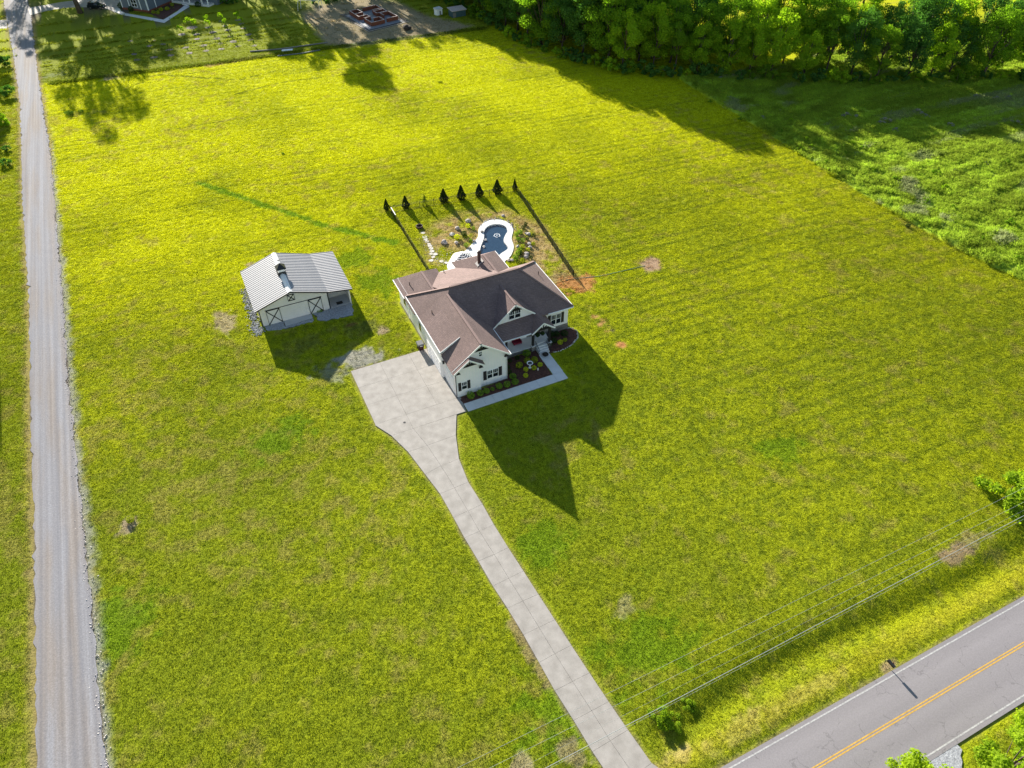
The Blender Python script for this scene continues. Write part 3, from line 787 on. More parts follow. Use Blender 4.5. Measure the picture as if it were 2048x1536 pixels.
# which part of the sheet is worth blades: what the camera could see, with a margin
P = np.stack([x, y, z], 1) - CAM
dep = P @ FW
with np.errstate(divide='ignore', invalid='ignore'):
    ipx, ipy = 1024 + FPX * (P @ RT) / dep, 768 - FPX * (P @ UP) / dep
seen = (dep > 1) & (ipx > -160) & (ipx < 2210) & (ipy > -30) & (ipy < 1680)
grow = seen * sstep(.30, .62, flat) * (1 - .8 * bare)
patchy = sstep(.30, .62, fbm(x, y, 1.1, 131, 3))
lawn_d = grow * (1 - rough) * np.clip((95 / rangeh) ** .6, .4, 1.3) * (2.2 + .9 * patchy)
lawn_s = np.clip(rangeh / 95, .9, 1.45) * (.85 + .25 * n2) * (1 + .15 * (1 - t[:, 0])) * np.where(yard > .5, .8, 1)
edge = np.maximum(np.exp(-((y - (196.2 - .073 * (x + 25))) / .55) ** 2) * (x > -24) * (x < 82), 0)
lawn_s = lawn_s * (1 + 2.2 * edge); lawn_d = lawn_d * (1 + 2 * edge * (seen > 0))
lawn_s = lawn_s * (1 + .25 * ditch)
def scatter_points(name, pts, gcol, size, coll, label, cat):
    """one tuft on every given point"""
    me = bpy.data.meshes.new(name); me.vertices.add(len(pts)); me.vertices.foreach_set('co', pts.astype(np.float32).ravel())
    a = me.attributes.new('size', 'FLOAT', 'POINT'); a.data.foreach_set('value', size.astype(np.float32))
    a = me.attributes.new('gcol', 'FLOAT_COLOR', 'POINT'); a.data.foreach_set('color', np.concatenate([gcol, np.ones((len(gcol), 1))], 1).astype(np.float32).ravel())
    o = link(bpy.data.objects.new(name, me)); o['kind'] = 'stuff'; tag(o, label, cat)
    ng = bpy.data.node_groups.new(name, 'GeometryNodeTree')
    ng.interface.new_socket('Geometry', in_out='INPUT', socket_type='NodeSocketGeometry'); ng.interface.new_socket('Geometry', in_out='OUTPUT', socket_type='NodeSocketGeometry')
    gi, go = ng.nodes.new('NodeGroupInput'), ng.nodes.new('NodeGroupOutput')
    nb = ng.nodes.new('GeometryNodeInputNamedAttribute'); nb.data_type = 'FLOAT'; nb.inputs['Name'].default_value = 'size'
    ci = ng.nodes.new('GeometryNodeCollectionInfo'); ci.inputs['Collection'].default_value = coll; ci.inputs['Separate Children'].default_value = True; ci.inputs['Reset Children'].default_value = True
    ip = ng.nodes.new('GeometryNodeInstanceOnPoints'); ip.inputs['Pick Instance'].default_value = True
    rr = ng.nodes.new('FunctionNodeRandomValue'); rr.data_type = 'FLOAT_VECTOR'; rr.inputs[0].default_value = (-.12, -.12, 0); rr.inputs[1].default_value = (.12, .12, 6.283)
    L = ng.links.new
    L(gi.outputs[0], ip.inputs['Points']); L(ci.outputs[0], ip.inputs['Instance']); L(rr.outputs[0], ip.inputs['Rotation']); L(nb.outputs[0], ip.inputs['Scale']); L(ip.outputs[0], go.inputs[0])
    o.modifiers.new('scatter', 'NODES').node_group = ng
    return o
def crop(mask):
    fm = mask[quads].any(1); q = quads[fm]; ids = np.unique(q)
    mp = np.zeros(len(x), np.int64); mp[ids] = np.arange(len(ids))
    return ids, mp[q]
tuft = tuft_collection('grass_tuft', 8, 26, .21, .075, .017, 'blade', 5)
stepx = np.gradient(gx); stepy = np.gradient(gy); cell = np.sqrt(np.outer(stepy, stepx)).ravel()
jr = np.random.default_rng(99)
keep = (grow * (1 - rough) * np.clip((110 / rangeh), .45, 1) > jr.random(len(x)) * .98) & (cell < 3) & (flat > .16)
jit = jr.uniform(-.5, .5, (len(x), 2)) * cell[:, None] * .9
pts_ = np.stack([x + jit[:, 0], y + jit[:, 1], z], 1)[keep]
size_ = (np.clip(cell / .30, 1, 3) * lawn_s * jr.uniform(.85, 1.2, len(x)))[keep]
scatter_points('grass', pts_, col[keep] * 1.1, size_, tuft, 'short yellow green mown grass covering the open lawn', 'grass')
tall = tuft_collection('tall_grass_tuft', 6, 60, .55, .42, .022, 'blade', 9)
ids, q = crop(rough * seen > .05)
tcol = col * (.8 + .8 * vnoise(x, y, .9, 77))[:, None]
tcol = np.where((fbm(x, y, 4.5, 83, 3) > .69)[:, None] & (rough > .5)[:, None], tcol * .3 + np.array([.42, .44, .27]) * .65, tcol)
scatter('tall_grass', np.stack([x, y, z], 1)[ids], q, tcol[ids], (rough * seen * 3.4 * (.35 + patchy))[ids], (.55 + .75 * lumps)[ids], tall, 4, 'unmown tall green grass in the rough meadow by the woods', 'grass')

# ================================================================ SETTING: roads, drive, walks, beds, pool
TOP = .03
def wobble(poly, amp, step, seed):
    """resample an outline finely and make its edge uneven"""
    out = []; n = len(poly); rr = np.random.default_rng(seed)
    for i in range(n):
        a, b = np.array(poly[i][:2]), np.array(poly[(i + 1) % n][:2])
        L = np.linalg.norm(b - a); k = max(1, int(L / step)); nn = np.array([-(b - a)[1], (b - a)[0]]) / (L + 1e-9)
        for j in range(k):
            out.append(tuple(a + (b - a) * j / k + nn * rr.normal(0, amp)))
    return out
def strip_sheet(L, Rr, z, step=.8, amp=.12, seed=1):
    """a ribbon between two edge lines, finely divided, its edges uneven; returns verts, quads"""
    rr = np.random.default_rng(seed)
    L, Rr = np.array(L), np.array(Rr)
    def res(E, n):
        s = np.concatenate([[0], np.cumsum(np.hypot(*np.diff(E, axis=0).T))]); q = np.linspace(0, s[-1], n)
        return np.stack([np.interp(q, s, E[:, 0]), np.interp(q, s, E[:, 1])], 1)
    n = int(np.hypot(*np.diff(L, axis=0).T).sum() / step)
    A, B = res(L, n), res(Rr, n)
    A[:, 0] += rr.normal(0, amp, n); B[:, 0] += rr.normal(0, amp, n)
    m = 9; V = []
    for j in range(m): 
        t_ = j / (m - 1); V.append(np.concatenate([A * (1 - t_) + B * t_, np.full((n, 1), z - (.035 if j in (0, m - 1) else 0.0))], 1))
    V = np.stack(V, 1)
    V[:, 1:-1, 2] += rr.normal(0, .006, (n, m - 2))
    i = np.arange((n - 1) * m).reshape(n - 1, m)[:, :-1].ravel()
    return V.reshape(-1, 3), np.stack([i, i + 1, i + m + 1, i + m], 1)
v_, q_ = strip_sheet(LANE_L, LANE_R, TOP)
lane = link(bpy.data.objects.new('gravel_lane', npmesh('gravel_lane', v_, q_, 'lane', True))); lane['kind'] = 'structure'
rd = structure('road', MB().prism(ROAD, -.12, TOP), 'asphalt')
def line(y0, y1, m, name):
    MB().box(-400, 600, y0, y1, TOP - .002, TOP + .004).build(name, m, rd)
line(11.36, 11.48, 'linewhite', 'edge_line'); line(5.06, 5.18, 'linewhite', 'edge_line')
line(8.45, 8.56, 'lineyellow', 'centre_line'); line(8.24, 8.35, 'lineyellow', 'centre_line')
st = structure('gravel_track', MB().prism(wobble(STUB, .08, .5, 3), -.1, TOP - .008), 'gravel')

def slab(poly, parent, m, z1=TOP, gap=.009, name='slab'):
    c = np.mean(np.array(poly), 0); out = []
    n = len(poly); P2 = [np.array(p) for p in poly]
    area = sum(P2[i][0] * P2[(i + 1) % n][1] - P2[(i + 1) % n][0] * P2[i][1] for i in range(n))
    sgn = 1 if area > 0 else -1
    for i in range(n):
        a, b, d = P2[i - 1], P2[i], P2[(i + 1) % n]
        e1 = (b - a) / (np.linalg.norm(b - a) + 1e-9); e2 = (d - b) / (np.linalg.norm(d - b) + 1e-9)
        n1_, n2_ = np.array([-e1[1], e1[0]]) * sgn, np.array([-e2[1], e2[0]]) * sgn
        bb = n1_ + n2_; bb = bb / max(.4, bb @ n1_)
        out.append(tuple(b + bb * gap))
    return MB().prism(out, -.12, z1 + random.uniform(-.004, .004)).build(name, m, parent)
drive = bpy.data.objects.new('driveway', None); drive.location = (16, 60, 0); link(drive); drive['kind'] = 'structure'; ROOTLOC[drive.name] = Vector((16, 60, 0))
for r0, r1 in zip(ROWS[:3], ROWS[1:4]):
    for c in range(3):
        slab([r0[c], r1[c], r1[c + 1], r0[c + 1]], drive, 'conc')
ext = za((480, 1165))[0]
slab([ROWS[3][0], ext, ROWS[4][0], ROWS[4][1], ROWS[3][1]], drive, 'conc')
slab([ROWS[3][1], ROWS[4][1], ROWS[4][2], ROWS[3][2]], drive, 'conc')
slab([ROWS[3][2], za((1375, 965))[0], ROWS[4][2], ROWS[4][3], ROWS[3][3]], drive, 'conc')
for i, (r0, r1) in enumerate(zip(ROWS2[:-1], ROWS2[1:])):
    for c in range(2):
        if i == 0 and c == 1: slab([r0[1], r1[1], r1[2], za((1588, 1105))[0], r0[2]], drive, 'conc')
        else: slab([r0[c], r1[c], r1[c + 1], r0[c + 1]], drive, 'conc')
MB().lathe((*za((880, 1128))[0], TOP - .01), [(.16, 0), (.16, .018), (.02, .02)], 12).build('drain_cover', 'metal_dark', drive)

walk = bpy.data.objects.new('front_walk', None); walk.location = (28, 59.3, 0); link(walk); walk['kind'] = 'structure'; ROOTLOC[walk.name] = Vector((28, 59.3, 0))
wu = np.linspace(21.78, WALK_U0, 11)
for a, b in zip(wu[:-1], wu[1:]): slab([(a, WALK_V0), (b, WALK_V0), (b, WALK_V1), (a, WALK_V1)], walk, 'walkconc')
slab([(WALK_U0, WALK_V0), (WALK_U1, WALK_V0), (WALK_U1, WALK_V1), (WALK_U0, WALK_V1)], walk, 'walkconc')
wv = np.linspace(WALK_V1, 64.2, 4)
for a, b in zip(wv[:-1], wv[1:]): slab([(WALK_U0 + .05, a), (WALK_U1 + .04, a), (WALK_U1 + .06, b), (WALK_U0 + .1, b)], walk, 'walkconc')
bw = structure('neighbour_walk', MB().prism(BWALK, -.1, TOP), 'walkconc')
bdv = structure('neighbour_drive', MB().prism(wobble(BDRIVE, .05, 1.5, 5), -.1, TOP - .004), 'conc')
bd2 = structure('side_drive', MB().prism(BDRIVE2, -.1, TOP - .004), 'conc')
bp_ = structure('barn_pad', MB().prism(BARNPAD, -.1, .05), 'concpad')

def sheet_grid(poly, z0, amp, step, seed):
    """a lumpy sheet filling an outline"""
    q = np.array(poly); rr = np.random.default_rng(seed)
    bm = bmesh.new()
    vs = [bm.verts.new((p[0], p[1], 0)) for p in poly]
    for i in range(len(vs)): bm.edges.new((vs[i], vs[(i + 1) % len(vs)]))
    bmesh.ops.triangle_fill(bm, edges=bm.edges[:], use_beauty=True)
    for _ in range(3):
        bmesh.ops.subdivide_edges(bm, edges=[e for e in bm.edges if e.calc_length() > step], cuts=1)
    bmesh.ops.triangulate(bm, faces=bm.faces[:])
    for v in bm.verts:
        e = any(len(ed.link_faces) < 2 for ed in v.link_edges)
        v.co.z = z0 - .06 if e else z0 + rr.normal(0, amp)
    return bm
def bed(name, poly, seed):
    bm = sheet_grid(wobble(poly, .03, .5, seed), .06, .022, .22, seed)
    me = bpy.data.meshes.new(name); bmesh.ops.recalc_face_normals(bm, faces=bm.faces)
    if sum(f.normal.z for f in bm.faces) < 0: bmesh.ops.reverse_faces(bm, faces=bm.faces)
    bm.to_mesh(me); bm.free(); me.materials.append(M['mulch'])
    o = link(bpy.data.objects.new(name, me)); o['kind'] = 'structure'; return o
bed('mulch_bed', BED, 3); bed('mulch_bed', BED2, 4)
gp_ = structure('gravel_pad', MB().prism(wobble(GPAD, .10, .35, 8), -.05, .028), 'gravel')
gp2 = structure('gravel_strip', MB().prism(wobble(GSTRIP, .10, .35, 9), -.05, .022), 'gravel')

# pool: deck with a hole, basin, water
def ring_slab(outer, inner, z0, z1):
    bm = bmesh.new()
    def loop(pts, z):
        vs = [bm.verts.new((p[0], p[1], z)) for p in pts]
        return vs, [bm.edges.new((vs[i], vs[(i + 1) % len(vs)])) for i in range(len(vs))]
    vo, eo = loop(outer, z1); vi, ei = loop(inner, z1)
    bmesh.ops.triangle_fill(bm, edges=eo + ei, use_beauty=True)
    for vs in (vo, vi):
        lo = [bm.verts.new((v.co.x, v.co.y, z0)) for v in vs]
        for i in range(len(vs)): bm.faces.new((vs[i], vs[(i + 1) % len(vs)], lo[(i + 1) % len(vs)], lo[i]))
    bmesh.ops.recalc_face_normals(bm, faces=bm.faces)
    return bm
bm = ring_slab(DECK, POOL, -.3, .045)
me = bpy.data.meshes.new('pool_deck'); bm.to_mesh(me); bm.free(); me.materials.append(M['deck'])
pdk = link(bpy.data.objects.new('pool_deck', me)); pdk['kind'] = 'structure'
mb = MB(); n = len(POOL)
pc = np.mean(np.array(POOL), 0)
big = [tuple(np.array(p) + (np.array(p) - pc) / np.linalg.norm(np.array(p) - pc) * .05) for p in POOL]
mb.add([(p[0], p[1], -1.4) for p in big] + [(p[0], p[1], -.02) for p in big], [tuple(range(n))] + [(i, (i + 1) % n, n + (i + 1) % n, n + i) for i in range(n)])
mb.build('pool_basin', mat('pool_liner', (.05, .055, .075), .6, .1, 2), pdk)
mb = MB(); mb.add([(p[0], p[1], -.20) for p in big], [tuple(range(n))])
wtr = structure('pool_water', mb, 'water')

# ================================================================ THE HOUSE
EL, PK = 4.42, 7.42                      # left eave and front gable peak
house = thing('house', 'white farmhouse with brown shingle hip roof, gabled garage wing and front porch', 'house', (31, 72, 0))
def hp(mb, name, m, parent=None, **k): return mb.build(name, m, parent or house, **k)
# walls ------------------------------------------------------------
w = MB()
w.wall([(21.5, 61.95, -.05), (28.55, 61.95, -.05), (28.55, 61.95, 4.60), (25.07, 61.95, 7.20), (21.5, 61.95, 4.60)], (0, .2, 0))
w.box(21.5, 21.7, 62.15, 83.3, -.05, 4.30)
w.box(28.35, 28.55, 62.15, 67.6, -.05, 4.35)
garage_wall = hp(w, 'wall', 'white')
w = MB()
w.wall([(21.49, 61.41, -.05), (24.8, 61.41, -.05), (24.8, 61.41, 4.30), (23.2, 61.41, 5.62), (21.49, 61.41, 4.35)], (0, .15, 0))
w.box(21.49, 21.69, 61.56, 61.95, -.05, 4.3); w.box(24.6, 24.8, 61.56, 61.95, -.05, 4.3)
bump_wall = hp(w, 'wall', 'white')
w = MB(); w.box(28.55, 40.6, 67.6, 67.8, 1.02, 4.3); w.box(40.4, 40.6, 67.8, 78.7, 1.02, 4.3); w.box(28.55, 34.3, 67.55, 67.6, .7, 4.2)
hp(w, 'wall', 'white')
w = MB(); w.box(21.7, 27.2, 83.1, 83.3, -.05, 4.0); w.box(27.0, 27.2, 78.5, 83.1, -.05, 4.0); w.box(27.2, 30.6, 80.3, 80.5, -.05, 4.3)
w.box(30.6, 30.8, 78.6, 83.8, -.05, 4.0); w.box(36.5, 36.7, 78.6, 83.8, -.05, 4.0); w.box(30.6, 36.7, 83.8, 83.98, -.05, 4.0); w.box(36.7, 40.4, 78.5, 78.7, -.05, 4.2)
hp(w, 'back_wall', 'white')
w = MB(); w.box(34.25, 40.66, 67.54, 67.8, -.05, 1.02); w.box(40.42, 40.66, 67.8, 78.75, -.05, 1.02)
hp(w, 'stone_base', 'stone')
# garage bay standing a little proud on the drive side
w = MB(); w.box(21.18, 21.5, 65.6, 71.2, -.05, 4.35); hp(w, 'garage_bay', 'white')
def battens(y0, us, fn, parent, zb):
    mb = MB()
    for u in us: mb.box(u - .025, u + .025, y0 - .022, y0 + .02, zb, fn(u))
    o = hp(mb, 'battens', 'trim', parent); o['kind'] = 'stuff'
battens(61.95, np.arange(24.95, 28.5, .40), lambda u: 7.12 - abs(u - 25.07) * .74, garage_wall, .1)
battens(61.41, np.arange(21.7, 24.7, .40), lambda u: 5.5 - abs(u - 23.2) * .72, bump_wall, .1)
# roofs ------------------------------------------------------------
T = .16
def roof(name, faces, t=T, parent=None): return hp(MB().shell(faces, t), name, 'shingle', parent)
def cap(p, q, parent, w=.30): return hp(MB().beam((p[0], p[1], p[2] + .02), (q[0], q[1], q[2] + .02), w, .07), 'ridge_cap', 'ridge', parent)
# main hip roof
ZR, VR, UL, UR = 7.9, 73.45, 25.75, 35.75
a, b, c, d = (21.2, 67.08, 4.10), (41.05, 67.08, 4.10), (41.05, 79.05, 4.10), (21.2, 78.75, 4.35)
r1, r2 = (UL, VR, ZR), (UR, VR, ZR)
mr = roof('roof', [[a, b, r2, r1], [b, c, r2], [c, d, r1, r2], [d, a, r1]])
cap(r1, r2, mr); cap(r1, d, mr); cap(r2, c, mr); cap(r2, b, mr, .26)
# garage wing gable
gl, gr_, vf, vb = 21.13, 29.02, 61.55, 73.2
wing = roof('roof', [[(gl, vf, EL), (25.07, vf, PK), (25.07, vb, PK), (gl, vb, EL)], [(25.07, vf, PK), (gr_, vf, EL + .02), (gr_, vb, EL + .02), (25.07, vb, PK)]])
cap((25.07, vf + .02, PK), (25.07, 72.75, PK), wing)
# little front gable: same plane as the wing on the left
sm = roof('roof', [[(21.13, 60.98, EL - .012), (23.22, 60.98, 5.98), (23.22, 62.1, 5.98), (21.13, 62.1, EL - .012)], [(23.22, 60.98, 5.98), (25.3, 60.98, 4.45), (25.3, 62.0, 4.45), (23.22, 62.0, 5.98)]], .14)
# shed dormer over the garage bay
sh = roof('roof', [[(20.98, 65.05, 4.86), (23.75, 65.05, 6.40), (23.75, 71.3, 6.40), (20.98, 71.3, 4.86)]], .14)
w = MB(); w.wall([(21.25, 65.12, 4.3), (21.25, 65.12, 4.92), (23.7, 65.12, 6.24)], (0, .1, 0)); w.wall([(21.25, 71.2, 4.3), (21.25, 71.2, 4.92), (23.7, 71.2, 6.24)], (0, -.1, 0)); w.box(21.2, 21.35, 65.12, 71.2, 4.2, 4.85)
hp(w, 'dormer_cheek', 'white', sh)
# back left wing
zr3 = 6.32
p1, p2, p3, p4 = (20.98, 74.9, 3.9), (20.98, 83.78, 3.9), (27.55, 83.78, 3.9), (27.55, 74.9, 3.9)
blw = roof('roof', [[p1, (24.27, 74.9, zr3), (24.27, 80.6, zr3), p2], [p2, (24.27, 80.6, zr3), p3], [p3, (24.27, 80.6, zr3), (24.27, 74.9, zr3), p4]])
cap((24.27, 80.6, zr3), (24.27, 75.0, zr3), blw)
# centre back wing
zr4 = 6.40
p1, p2, p3, p4 = (30.2, 74.9, 3.9), (30.2, 84.3, 3.9), (37.12, 84.3, 3.9), (37.12, 74.9, 3.9)
cbw = roof('roof', [[p1, (33.68, 74.9, zr4), (33.68, 80.6, zr4), p2], [p2, (33.68, 80.6, zr4), p3], [p3, (33.68, 80.6, zr4), (33.68, 74.9, zr4), p4]])
cap((33.68, 80.6, zr4), (33.68, 75.0, zr4), cbw)
# back porch roof between the wings
bpr = roof('roof', [[(27.5, 82.62, 3.92), (24.35, 76.6, 6.30), (24.8, 74.6, 7.10), (33.4, 74.6, 7.10), (33.6, 76.4, 6.385), (30.26, 82.62, 3.92)]])
hp(MB().wall([(24.33, 76.62, 6.24), (24.78, 74.58, 7.04), (24.78, 74.58, 5.6), (24.33, 76.62, 4.6)], (.06, 0, 0)), 'roof_cheek', 'shingle', bpr)
# dormer gable above the porch
DP, DV = 7.05, 67.25
dm = roof('roof', [[(29.25, DV, 4.28), (32.45, DV, DP), (32.45, 72.6, DP), (29.25, 72.6, 4.28)], [(32.45, DV, DP), (35.35, DV, 4.72), (35.35, 71.6, 4.72), (32.45, 72.6, DP)]], .14)
cap((32.45, DV + .02, DP), (32.45, 72.1, DP), dm, .24)
w = MB(); w.wall([(29.45, 67.5, 4.2), (35.2, 67.5, 4.2), (35.0, 67.5, 4.85), (32.45, 67.5, 6.90)], (0, .15, 0)); dw = hp(w, 'dormer_wall', 'white')
battens(67.5, [29.9 + .4 * i for i in range(13) if not 31.3 < 29.9 + .4 * i < 33.3], lambda u: 6.78 - abs(u - 32.45) * .82, dw, 4.3)
# porch roof and entry gable
pr = roof('roof', [[(29.0, 65.15, 3.42), (35.4, 65.15, 3.42), (35.4, 67.55, 4.56), (29.0, 67.55, 4.33)]], .14)
eg = roof('roof', [[(33.72, 64.9, 3.36), (35.42, 64.9, 4.72), (35.42, 69.9, 4.72), (33.72, 69.9, 3.36)], [(35.42, 64.9, 4.72), (37.15, 64.9, 3.42), (37.15, 68.2, 3.42), (35.42, 69.9, 4.72)]], .13)
# trim: rakes, fascia, gutters ------------------------------------------
def trim(p, q, parent, w=.05, h=.20, name='rake_board', m='trim'): return hp(MB().beam(p, q, w, h), name, m, parent)
def rake(v, l, pk, r, parent):
    dz = -.10
    for e in (l, r): trim((e[0], v - .03, e[1] + dz), (pk[0], v - .03, pk[1] + dz), parent)
rake(vf, (gl, EL), (25.07, PK), (gr_, EL + .02), wing)
rake(60.98, (21.13, EL), (23.22, 5.98), (25.3, 4.45), sm)
rake(DV, (29.25, 4.28), (32.45, DP), (35.35, 4.72), dm)
rake(64.9, (33.72, 3.36), (35.42, 4.72), (37.15, 3.42), eg)
trim((20.95, 65.02, 4.80), (23.7, 65.02, 6.33), sh)
def gutter(p, q, parent, m='trim', name='gutter'): return trim(p, q, parent, .11, .13, name, m)
gutter((gr_ + .05, vf, EL - .08), (gr_ + .05, 67.0, EL - .08), wing)
gutter((gl - .05, 71.4, EL - .12), (gl - .05, 78.7, EL - .12), wing)
gutter((20.93, 65.05, 4.78), (20.93, 71.3, 4.78), sh)
gutter((gl - .05, 61.0, EL - .10), (gl - .05, 65.0, EL - .10), wing, 'ridge')
gutter((41.10, 67.1, 4.02), (41.10, 79.05, 4.02), mr)
gutter((37.2, 67.03, 4.02), (41.05, 67.03, 4.02), mr)
gutter((20.93, 78.9, 3.82), (20.93, 83.78, 3.82), blw)
gutter((37.17, 79.2, 3.82), (37.17, 84.3, 3.82), cbw)
gutter((29.05, 65.10, 3.34), (33.7, 65.10, 3.34), pr)
gutter((27.7, 82.67, 3.84), (30.1, 82.67, 3.84), bpr)
for (u, v, z1_, m_) in ((21.42, 61.33, 4.2, 'shutter'), (24.86, 61.86, 4.3, 'trim'), (28.62, 61.88, 4.3, 'trim'), (21.38, 71.6, 4.2, 'shutter'), (21.4, 79.2, 3.8, 'trim')):
    hp(MB().box(u - .04, u + .04, v - .04, v + .04, .0, z1_), 'downspout', m_)
# eave returns (dark triangles at the gable feet)
for u, v, s in ((21.45, 61.2, 1), (25.05, 61.2, -1), (28.75, 61.75, -1)):
    w = MB(); w.wall([(u, v - .2, 4.12), (u + .55 * s, v - .2, 4.12), (u + .25 * s, v - .2, 4.5)], (0, .25, 0)); hp(w, 'eave_return', 'black')
# gable trusses
def truss(u, v, ztop, half, slope, parent):
    zb = ztop - half * slope
    mb = MB(); mb.beam((u - half, v, zb), (u + half, v, zb), .12, .14)
    mb.beam((u, v + .01, zb), (u, v + .01, ztop - .05), .11, .12, (1, 0, 0))
    for s in (-1, 1):
        mb.beam((u, v + .02, zb + .05), (u + s * half * .48, v + .02, ztop - half * .5 * slope), .10, .10)
        mb.beam((u, v + .03, zb + .04), (u + s * half * .74, v + .03, ztop - half * .78 * slope), .09, .09)
    hp(mb, 'gable_truss', 'black', parent)
truss(25.07, 61.62, 7.22, 1.0, .76, wing); truss(23.22, 61.06, 5.80, 1.05, .74, sm)
truss(32.45, 67.34, 6.86, .92, .86, dm); truss(35.42, 64.98, 4.54, 1.15, .80, eg)
# windows ----------------------------------------------------------------
def window(u0, u1, z0, z1_, v, parent, panes=1, cols=3, name='window'):
    """double-hung window in a wall facing the road: frame with muntins, panes set back"""
    fr = MB(); f = .07; vv = v - .05
    fr.box(u0, u1, vv, v, z0, z0 + f); fr.box(u0, u1, vv, v, z1_ - f, z1_); fr.box(u0, u0 + f, vv, v, z0 + f, z1_ - f); fr.box(u1 - f, u1, vv, v, z0 + f, z1_ - f)
    pw = (u1 - u0) / panes; zm = (z0 + z1_) / 2
    for k in range(panes):
        a_, b_ = u0 + k * pw + (f if k == 0 else f * .9), u0 + (k + 1) * pw - (f if k == panes - 1 else f * .9)
        if k: fr.box(u0 + k * pw - f * .9, u0 + k * pw + f * .9, vv, v, z0 + f, z1_ - f)
        fr.box(a_, b_, vv + .01, v, zm - .04, zm + .04)
        for j in range(1, cols): 
            uu = a_ + (b_ - a_) * j / cols; fr.box(uu - .018, uu + .018, vv + .018, v, zm + .04, z1_ - f)
    o = hp(fr, name, 'trim', parent)
    for k in range(panes):
        a_, b_ = u0 + k * pw + f * .9, u0 + (k + 1) * pw - f * .9
        for (q0, q1) in ((z0 + f, zm - .04), (zm + .04, z1_ - f)):
            MB().box(a_, b_, v - .022, v - .004, q0, q1).build('pane', 'glass', o)
    return o
def shutter(u0, u1, z0, z1_, v):
    mb = MB(); mb.box(u0, u1, v - .05, v, z0, z1_); mb.box(u0 + .04, u1 - .04, v - .062, v - .05, z0 + .06, (z0 + z1_) / 2 - .03); mb.box(u0 + .04, u1 - .04, v - .062, v - .05, (z0 + z1_) / 2 + .03, z1_ - .06)
    hp(mb, 'shutter', 'shutter')
window(22.13, 22.92, 1.08, 2.36, 61.40, house); shutter(21.72, 22.10, 1.0, 2.38, 61.40); shutter(22.95, 23.33, 1.0, 2.38, 61.40)
window(25.85, 27.45, 1.0, 2.40, 61.94, house, 2); shutter(25.35, 25.80, .95, 2.45, 61.94); shutter(27.50, 27.95, .95, 2.45, 61.94)
window(24.82, 25.32, 5.18, 5.95, 61.94, house, 1, 2)
window(31.52, 33.28, 4.66, 6.05, 67.49, dw, 2)
window(37.95, 39.50, 1.45, 3.20, 67.59, house, 2); shutter(37.48, 37.90, 1.45, 3.22, 67.59); shutter(39.55, 39.95, 1.45, 3.22, 67.59)
window(29.6, 30.9, 1.2, 3.0, 67.54, house, 2)
# side windows on the lane side
for v0_, v1_ in ((73.9, 74.9), (80.2, 81.4)):
    o = hp(MB().box(21.44, 21.5, v0_, v1_, 1.2, 2.7), 'window', 'trim')
    MB().box(21.425, 21.44, v0_ + .08, v1_ - .08, 1.28, 1.92).build('pane', 'glass', o); MB().box(21.425, 21.44, v0_ + .08, v1_ - .08, 1.98, 2.62).build('pane', 'glass', o)
# garage doors: panels as pieces
for v0_, v1_, uu in ((66.0, 70.8, 21.17), (62.3, 64.9, 21.49)):
    gd = hp(MB().box(uu - .03, uu, v0_ - .1, v1_ + .1, .02, 2.55), 'garage_door', 'trim')
    for r_ in range(4):
        k = int(round((v1_ - v0_) / 1.2))
        for j in range(k):
            a_ = v0_ + (v1_ - v0_) * j / k
            MB().box(uu - .055, uu - .03, a_ + .06, a_ + (v1_ - v0_) / k - .06, .10 + r_ * .59, .10 + r_ * .59 + .48).build('panel', 'white', gd)
for v_ in (65.35, 71.35):
    o = hp(MB().box(21.22, 21.44, v_ - .09, v_ + .09, 2.6, 3.0), 'wall_lamp', 'metal_dark'); MB().box(21.16, 21.22, v_ - .06, v_ + .06, 2.66, 2.94).build('lamp_glass', 'lamp', o)
# front door, porch --------------------------------------------------------
dr = hp(MB().box(35.2, 36.3, 67.48, 67.54, .72, 2.9), 'front_door', 'black'); MB().box(35.35, 36.15, 67.455, 67.48, 1.7, 2.75).build('pane', 'glass', dr)
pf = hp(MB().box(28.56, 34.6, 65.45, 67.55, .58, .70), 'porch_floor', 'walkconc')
MB().box(28.6, 34.5, 65.5, 67.5, -.05, .58).build('stone_base', 'stone', pf)
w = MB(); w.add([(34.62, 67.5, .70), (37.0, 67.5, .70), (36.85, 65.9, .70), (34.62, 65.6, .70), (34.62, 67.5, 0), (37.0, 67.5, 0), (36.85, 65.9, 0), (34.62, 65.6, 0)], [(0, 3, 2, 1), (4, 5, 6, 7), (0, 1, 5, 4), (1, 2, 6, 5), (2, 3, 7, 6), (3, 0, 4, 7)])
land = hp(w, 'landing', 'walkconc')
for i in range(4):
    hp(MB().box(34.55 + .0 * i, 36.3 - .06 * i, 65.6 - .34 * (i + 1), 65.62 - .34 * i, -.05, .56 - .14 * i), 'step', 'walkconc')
def post(u, v, z0, z1_, s=.14):
    o = hp(MB().box(u - s, u + s, v - s, v + s, z0, z1_), 'porch_post', 'black')
    MB().box(u - s - .12, u + s + .12, v - s - .12, v + s + .12, -.05, z0 + .12).build('post_pier', 'stone', o)
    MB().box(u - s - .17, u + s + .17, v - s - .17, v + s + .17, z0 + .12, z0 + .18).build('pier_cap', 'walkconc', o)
post(34.15, 65.42, .75, 3.22); post(36.62, 65.42, .55, 3.3); post(30.3, 65.6, .70, 3.2, .12)
hp(MB().box(28.7, 34.3, 65.3, 65.5, 3.05, 3.28), 'porch_beam', 'trim'); hp(MB().box(34.0, 36.8, 65.25, 65.38, 3.2, 3.42), 'porch_beam', 'black')
